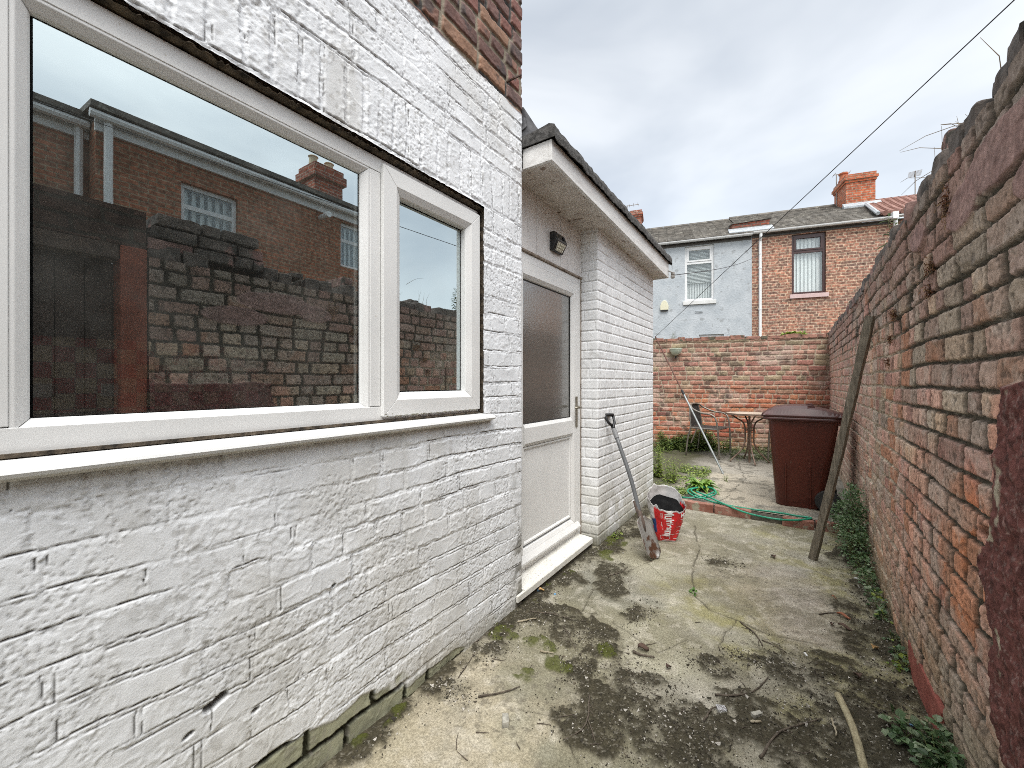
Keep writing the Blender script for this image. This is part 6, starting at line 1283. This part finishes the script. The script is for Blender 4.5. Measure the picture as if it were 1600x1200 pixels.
for y_, z_, ry, rz, n, lb in [(1.93, 1.87, .05, .075, 330, 'brown dried fern hanging on the pink rendered course near the wall top'), (2.13, 1.70, .035, .035, 120, 'small brown dried tuft below the grey course of the brick wall'), (2.17, 1.62, .03, .03, 90, 'tiny dried brown tuft in the open joint under the pink course'), (2.85, 1.62, .06, .035, 170, 'straggly dried brown grass by the hollow in the wall'),
                              (2.95, 1.50, .05, .03, 120, 'lower of the two dried brown tufts by the hollow in the wall'), (3.0, 1.38, .03, .04, 80, 'dark red brown dried tuft farthest down the upper wall')]:
    mb = MB(); xx = face_x(y_) - .012
    for _ in range(n):
        p = Vector((xx - abs(R.gauss(0, .010)), y_ + R.gauss(0, ry * .40), z_ + R.gauss(0, rz * .40))); leaf(mb, p, Vector((-.3, R.uniform(-1, 1), R.uniform(-1.2, .6))), Vector((-1, 0, 0)), .016 * R.uniform(.6, 1.5), .006, R.choice(BRN), .2, .2)
    tag(mb.build('dried_plant', M_dryf), lb, 'dried plant', 'dried tufts on the right wall')
stalky('young_buddleia', (.53, 3.55, 2.06), .36, 2, [(.10, .14, .07), (.14, .18, .09)], 'leafy weed on the far part of the right wall top, mirrored in the window', .07, spread=.01)
# ================================================================== LITTER AND DEBRIS
M_twig = mat('twig_bark', (.045, .035, .026), (.15, .12, .09), rough=.9, scale=50, bump=.3); M_twl = mat('bleached_twig', (.22, .18, .12), (.42, .37, .27), rough=.9, scale=40, bump=.3)
def twig(uv, r_, label, m=None, forks=2):
    P = []; 
    for u, v in uv: g = onZ(u, v); P.append(Vector((g.x, g.y, gz(g.x, g.y) + r_ + .002)))
    if len(P) == 2: P = [P[0], P[0].lerp(P[1], .5) + Vector((R.uniform(-.006, .006), R.uniform(-.006, .006), 0)), P[1]]
    S_ = smooth_path(P, 5); n = len(S_); S_ = [p + Vector((R.uniform(-1, 1), R.uniform(-1, 1), R.uniform(0, .6))) * r_ * .5 for p in S_]; mb = MB(); mb.tube(S_, [r_ * (1.05 - .6 * i / n) * R.uniform(.85, 1.15) for i in range(n)], 6)
    for _ in range(forks):
        k = R.randint(2, n - 2); d_ = (S_[k + 1] - S_[k]).normalized(); sd = Vector((-d_.y, d_.x, .1)) * R.choice((-1, 1)); l = R.uniform(.02, .06); mb.tube([S_[k], S_[k] + (d_ + sd * .8).normalized() * l * .5, S_[k] + (d_ + sd * .5).normalized() * l], [r_ * .5, r_ * .4, r_ * .2], 5)
    return tag(mb.build('twig', m or M_twig, smooth=True), label, 'twig', 'twigs scattered on the concrete')
twig([(1188, 1186), (1215, 1152), (1250, 1138), (1284, 1126)], .0042, 'long curved dark twig at the lower right, left of the fallen stick', forks=1)
twig([(1118, 1087), (1150, 1091), (1180, 1080), (1201, 1060)], .0040, 'hooked dark twig lying across the middle right of the slab')
twig([(1156, 972), (1180, 992), (1192, 1010)], .0035, 'forked dark twig beside the long crack in the concrete', forks=3)
twig([(1190, 1000), (1215, 1012), (1224, 1022)], .0025, 'thin twig end touching the forked twig by the crack', forks=1)
twig([(748, 1093), (780, 1087), (812, 1077)], .0042, 'straight pale ended twig lying near the middle front of the slab', forks=0)
twig([(921, 1093), (918, 1130), (905, 1150), (880, 1158)], .0030, 'thin branching twig at the bottom middle of the slab', forks=3); twig([(918, 1130), (925, 1150), (930, 1165)], .0026, 'short thin twig ending beside the branching twig at the bottom', forks=1)
twig([(1100, 1131), (1112, 1112), (1122, 1106)], .004, 'short dark twig beside the scrap of silver foil', forks=0)
twig([(990, 1022), (1005, 1028), (1022, 1031)], .0060, 'stubby brown stick fragment beside the dark leaf in the centre', forks=0)
twig([(700, 1030), (735, 1010), (770, 990)], .003, 'thin twig along the foot of the white wall below the round leaved weed', forks=1); twig([(716, 1062), (740, 1025), (748, 1000)], .0022, 'fine twig crossing the pale patch near the white wall', forks=1)
twig([(830, 960), (865, 966), (895, 975)], .0028, 'twig in the dark soil in front of the door sill', forks=2); twig([(880, 985), (890, 1000), (900, 1020)], .0024, 'fine twig in the soil patch below the door', forks=3)
twig([(952, 903), (970, 898), (981, 888)], .0030, 'curved twig in front of the shovel blade', forks=0); twig([(808, 976), (822, 974), (838, 972)], .0045, 'pale short stick in the soil at the corner of the sill', M_twl, 0)
twig([(844, 1021), (856, 1024), (866, 1025)], .0045, 'short pale stick on the moss patch', M_twl, 0)
twig([(1300, 1130), (1304, 1145), (1307, 1158)], .0045, 'short pale twig just left of the fallen stick', M_twl, 0); twig([(1280, 962), (1305, 960), (1330, 966)], .0032, 'dark bluish twig beside the red brown leaf', forks=0)
twig([(1172, 1134), (1190, 1135)], .005, 'small pale stick on the dark soil left of the curved twig', M_twl, 0)
rt_ = random.Random(11)
for i in range(34):
    u, v = rt_.uniform(700, 1430), rt_.uniform(960, 1195); g = onZ(u, v)
    if g.x < -1.2 or g.x > .40: continue
    a = rt_.uniform(0, 3.14); l = rt_.uniform(.02, .07); P = [Vector((g.x, g.y, 0)), Vector((g.x + l * math.cos(a) * .5 + rt_.uniform(-.004, .004), g.y + l * math.sin(a) * .5, 0)), Vector((g.x + l * math.cos(a), g.y + l * math.sin(a), 0))]
    for p in P: p.z = gz(p.x, p.y) + .003
    mb = MB(); mb.tube(P, [.0018, .0015, .0008], 5); tag(mb.build('twig', M_twig), 'hair thin broken twig among the crumbs on the dirty concrete', 'twig', 'fine broken twigs on the concrete')
# fallen stick at the lower right
P = [Vector((onZ(u, v).x, onZ(u, v).y, .016)) for u, v in ((1309, 1092), (1325, 1125), (1338, 1160), (1352, 1215))]
mb = MB(); mb.tube(smooth_path(P, 5), .0125, 9); tag(mb.build('fallen_stick', mat('peeled_stick', (.26, .22, .13), (.45, .40, .26), rough=.85, scale=25, bump=.4, stretch=(4, 1, 4)), smooth=True), 'thick pale peeled stick lying at the lower right corner', 'stick')
def chunk(name, u, v, s_, m, label, cat, flat=.5, group=None):
    g = onZ(u, v); mb = MB(); rough_block(mb, g.x - s_[0] / 2, g.x + s_[0] / 2, g.y - s_[1] / 2, g.y + s_[1] / 2, gz(g.x, g.y) - .004, gz(g.x, g.y) + s_[2], min(s_) * .28, u, 2, rot=R.uniform(0, 3)); return tag(mb.build(name, m), label, cat, group)
M_peb = mat('grey_stone', (.22, .21, .18), (.46, .44, .38), rough=.9, scale=40, bump=.4)
chunk('stone', 789, 1132, (.022, .036, .022), M_peb, 'angular grey stone lying alone at the bottom left of the slab', 'stone'); chunk('stone', 1183, 1123, (.016, .04, .012), M_peb, 'slim grey stone chip on the dark soil at the lower right', 'stone')
M_lf2 = mat('dead_leaf', (.05, .03, .022), (.11, .065, .045), rough=.8, scale=40, bump=.5); M_lf3 = mat('red_leaf', (.26, .09, .045), (.38, .16, .09), rough=.8, scale=40, bump=.4)
def curl(name, u, v, l, w_, a, m, label):
    g = onZ(u, v); z0 = gz(g.x, g.y) + .006; vs = []; d_ = Vector((math.cos(a), math.sin(a), 0)); sd = Vector((-d_.y, d_.x, 0))
    for i in range(7):
        t = i / 6
        for j in range(5):
            q = j / 4 * 2 - 1; ww = w_ * .5 * math.sin(math.pi * (.08 + .86 * t)) * (1 + .25 * mn.noise(Vector((t * 9, q * 5, u)))); vs.append(Vector((g.x, g.y, z0)) + d_ * l * (t - .5) + sd * ww * q + Vector((0, 0, abs(q) ** 2 * w_ * .35 + .006 * math.sin(t * 5) + .004)))
    mb = MB(); mb.add(vs, [(i * 5 + j, i * 5 + 5 + j, i * 5 + 6 + j, i * 5 + 1 + j) for i in range(6) for j in range(4)]); o_ = mb.build(name, m, smooth=True); s2 = o_.modifiers.new('t', 'SOLIDIFY'); s2.thickness = .0012; return tag(o_, label, 'leaf')
curl('dead_leaf', 1005, 1018, .05, .035, .3, M_lf2, 'curled dark brown leaf in the centre of the slab'); curl('dead_leaf', 1045, 1046, .028, .022, 1.2, M_lf2, 'small blackish leaf right of the stubby stick'); curl('dead_leaf', 1318, 966, .06, .022, -.4, M_lf3, 'red brown leaf lying on the green stained concrete')
curl('dead_leaf', 1300, 978, .035, .022, 1.4, M_lf2, 'black withered leaf on the right of the slab'); curl('dead_leaf', 1320, 984, .06, .022, -.5, M_lf2, 'longer black withered leaf beside the red brown leaf'); curl('dead_leaf', 1303, 938, .022, .012, 0, M_lf3, 'tiny reddish leaf above the bluish twig')
curl('dead_leaf', 1367, 1017, .03, .03, 1, mat('tan_leaf', (.40, .24, .09), (.5, .33, .15), rough=.8), 'small tan leaf on the soil strip beside the right wall'); curl('dead_leaf', 1340, 1062, .03, .03, 2, M_lf2, 'dark maroon leaf on the soil left of the red slab')
curl('dead_leaf', 1050, 738, .03, .03, 2, M_lf2, 'dark leaf on the patio beyond the step'); curl('dead_leaf', 1208, 872, .05, .03, 2, M_lf2, 'small dark leaf in the middle of the slab beyond the repair')
M_foil = mat('silver_foil', (.55, .55, .56), (.75, .75, .76), rough=.25, metal=.7, scale=60, bump=1.0, bdist=.01); M_wpl = mat('white_scrap', (.68, .68, .66), rough=.6, bump=.1, scale=20); M_blu = mat('blue_scrap', (.12, .27, .45), (.16, .34, .55), rough=.5, scale=20, bump=.2)
chunk('foil_scrap', 1127, 1110, (.028, .034, .014), M_foil, 'crumpled scrap of silver foil on the dark soil', 'litter'); chunk('plastic_scrap', 1259, 1024, (.007, .024, .004), M_wpl, 'tiny white plastic sliver on the dark soil', 'litter'); chunk('plastic_scrap', 1338, 905, (.02, .016, .006), M_wpl, 'white scrap near the creeping plant at the right', 'litter')
chunk('plastic_scrap', 838, 926, (.03, .02, .010), M_blu, 'pale blue scrap of plastic in the soil just in front of the door sill', 'litter'); chunk('plastic_scrap', 867, 930, (.014, .014, .006), M_blu, 'tiny blue scrap right of the larger blue scrap', 'litter'); chunk('plastic_scrap', 1425, 1137, (.008, .012, .004), M_blu, 'speck of blue plastic on the soil beside the right wall', 'litter')
curl('dead_leaf', 846, 928, .035, .022, .8, mat('tan_leaf', (0, 0, 0)), 'dry tan leaf beside the blue scrap at the door sill')
# crumbs of soil, grit and mortar (uncounted)
mb = MB(); rs = random.Random(21); Tt = [Vector(q) for q in ((1, 1, 1), (-1, -1, 1), (-1, 1, -1), (1, -1, -1), (0, 0, 1.5))]
M_crumb = mat('grit', (.85, .85, .85), (1.1, 1.1, 1.1), rough=.95, scale=60, bump=0, attr=True); n = 0
while n < 11000:
    if rs.random() < .78: cx, cy, rx, ry, ro = DIRT[rs.randrange(len(DIRT))]; x = cx + rs.gauss(0, rx * .62); y = cy + rs.gauss(0, ry * .62)
    elif rs.random() < .6: x = .45 - abs(rs.gauss(0, .09)); y = rs.uniform(1.2, 4.3)
    else: x = -1.24 + abs(rs.gauss(0, .06)); y = rs.uniform(.7, 4.3)
    if not (-1.25 < x < .44 and .7 < y < 4.38): continue
    s_ = rs.uniform(.0009, .0030) * (1 if rs.random() < .93 else 1.9); c = rs.choice([(.05, .045, .03), (.08, .07, .05), (.035, .03, .022), (.12, .10, .07), (.26, .24, .19), (.50, .47, .42)] if rs.random() < .6 else [(.06, .05, .035)])
    M_ = Matrix.Translation((x, y, gz(x, y) + s_ * .4)) @ Matrix.Rotation(rs.uniform(0, 6), 4, Vector((rs.uniform(-1, 1), rs.uniform(-1, 1), rs.uniform(-1, 1))).normalized())
    a_, b_, c_2 = s_ * rs.uniform(.7, 1.6), s_ * rs.uniform(.7, 1.3), s_ * rs.uniform(.5, 1)
    mb.add([M_ @ Vector((q.x * a_, q.y * b_, q.z * c_2)) for q in Tt[:4]] , [(0, 1, 2), (0, 3, 1), (0, 2, 3), (1, 3, 2)], c); n += 1
tag(mb.build('soil_crumbs', M_crumb), 'crumbs of soil, grit and mortar strewn over the concrete', 'debris', kind='stuff')
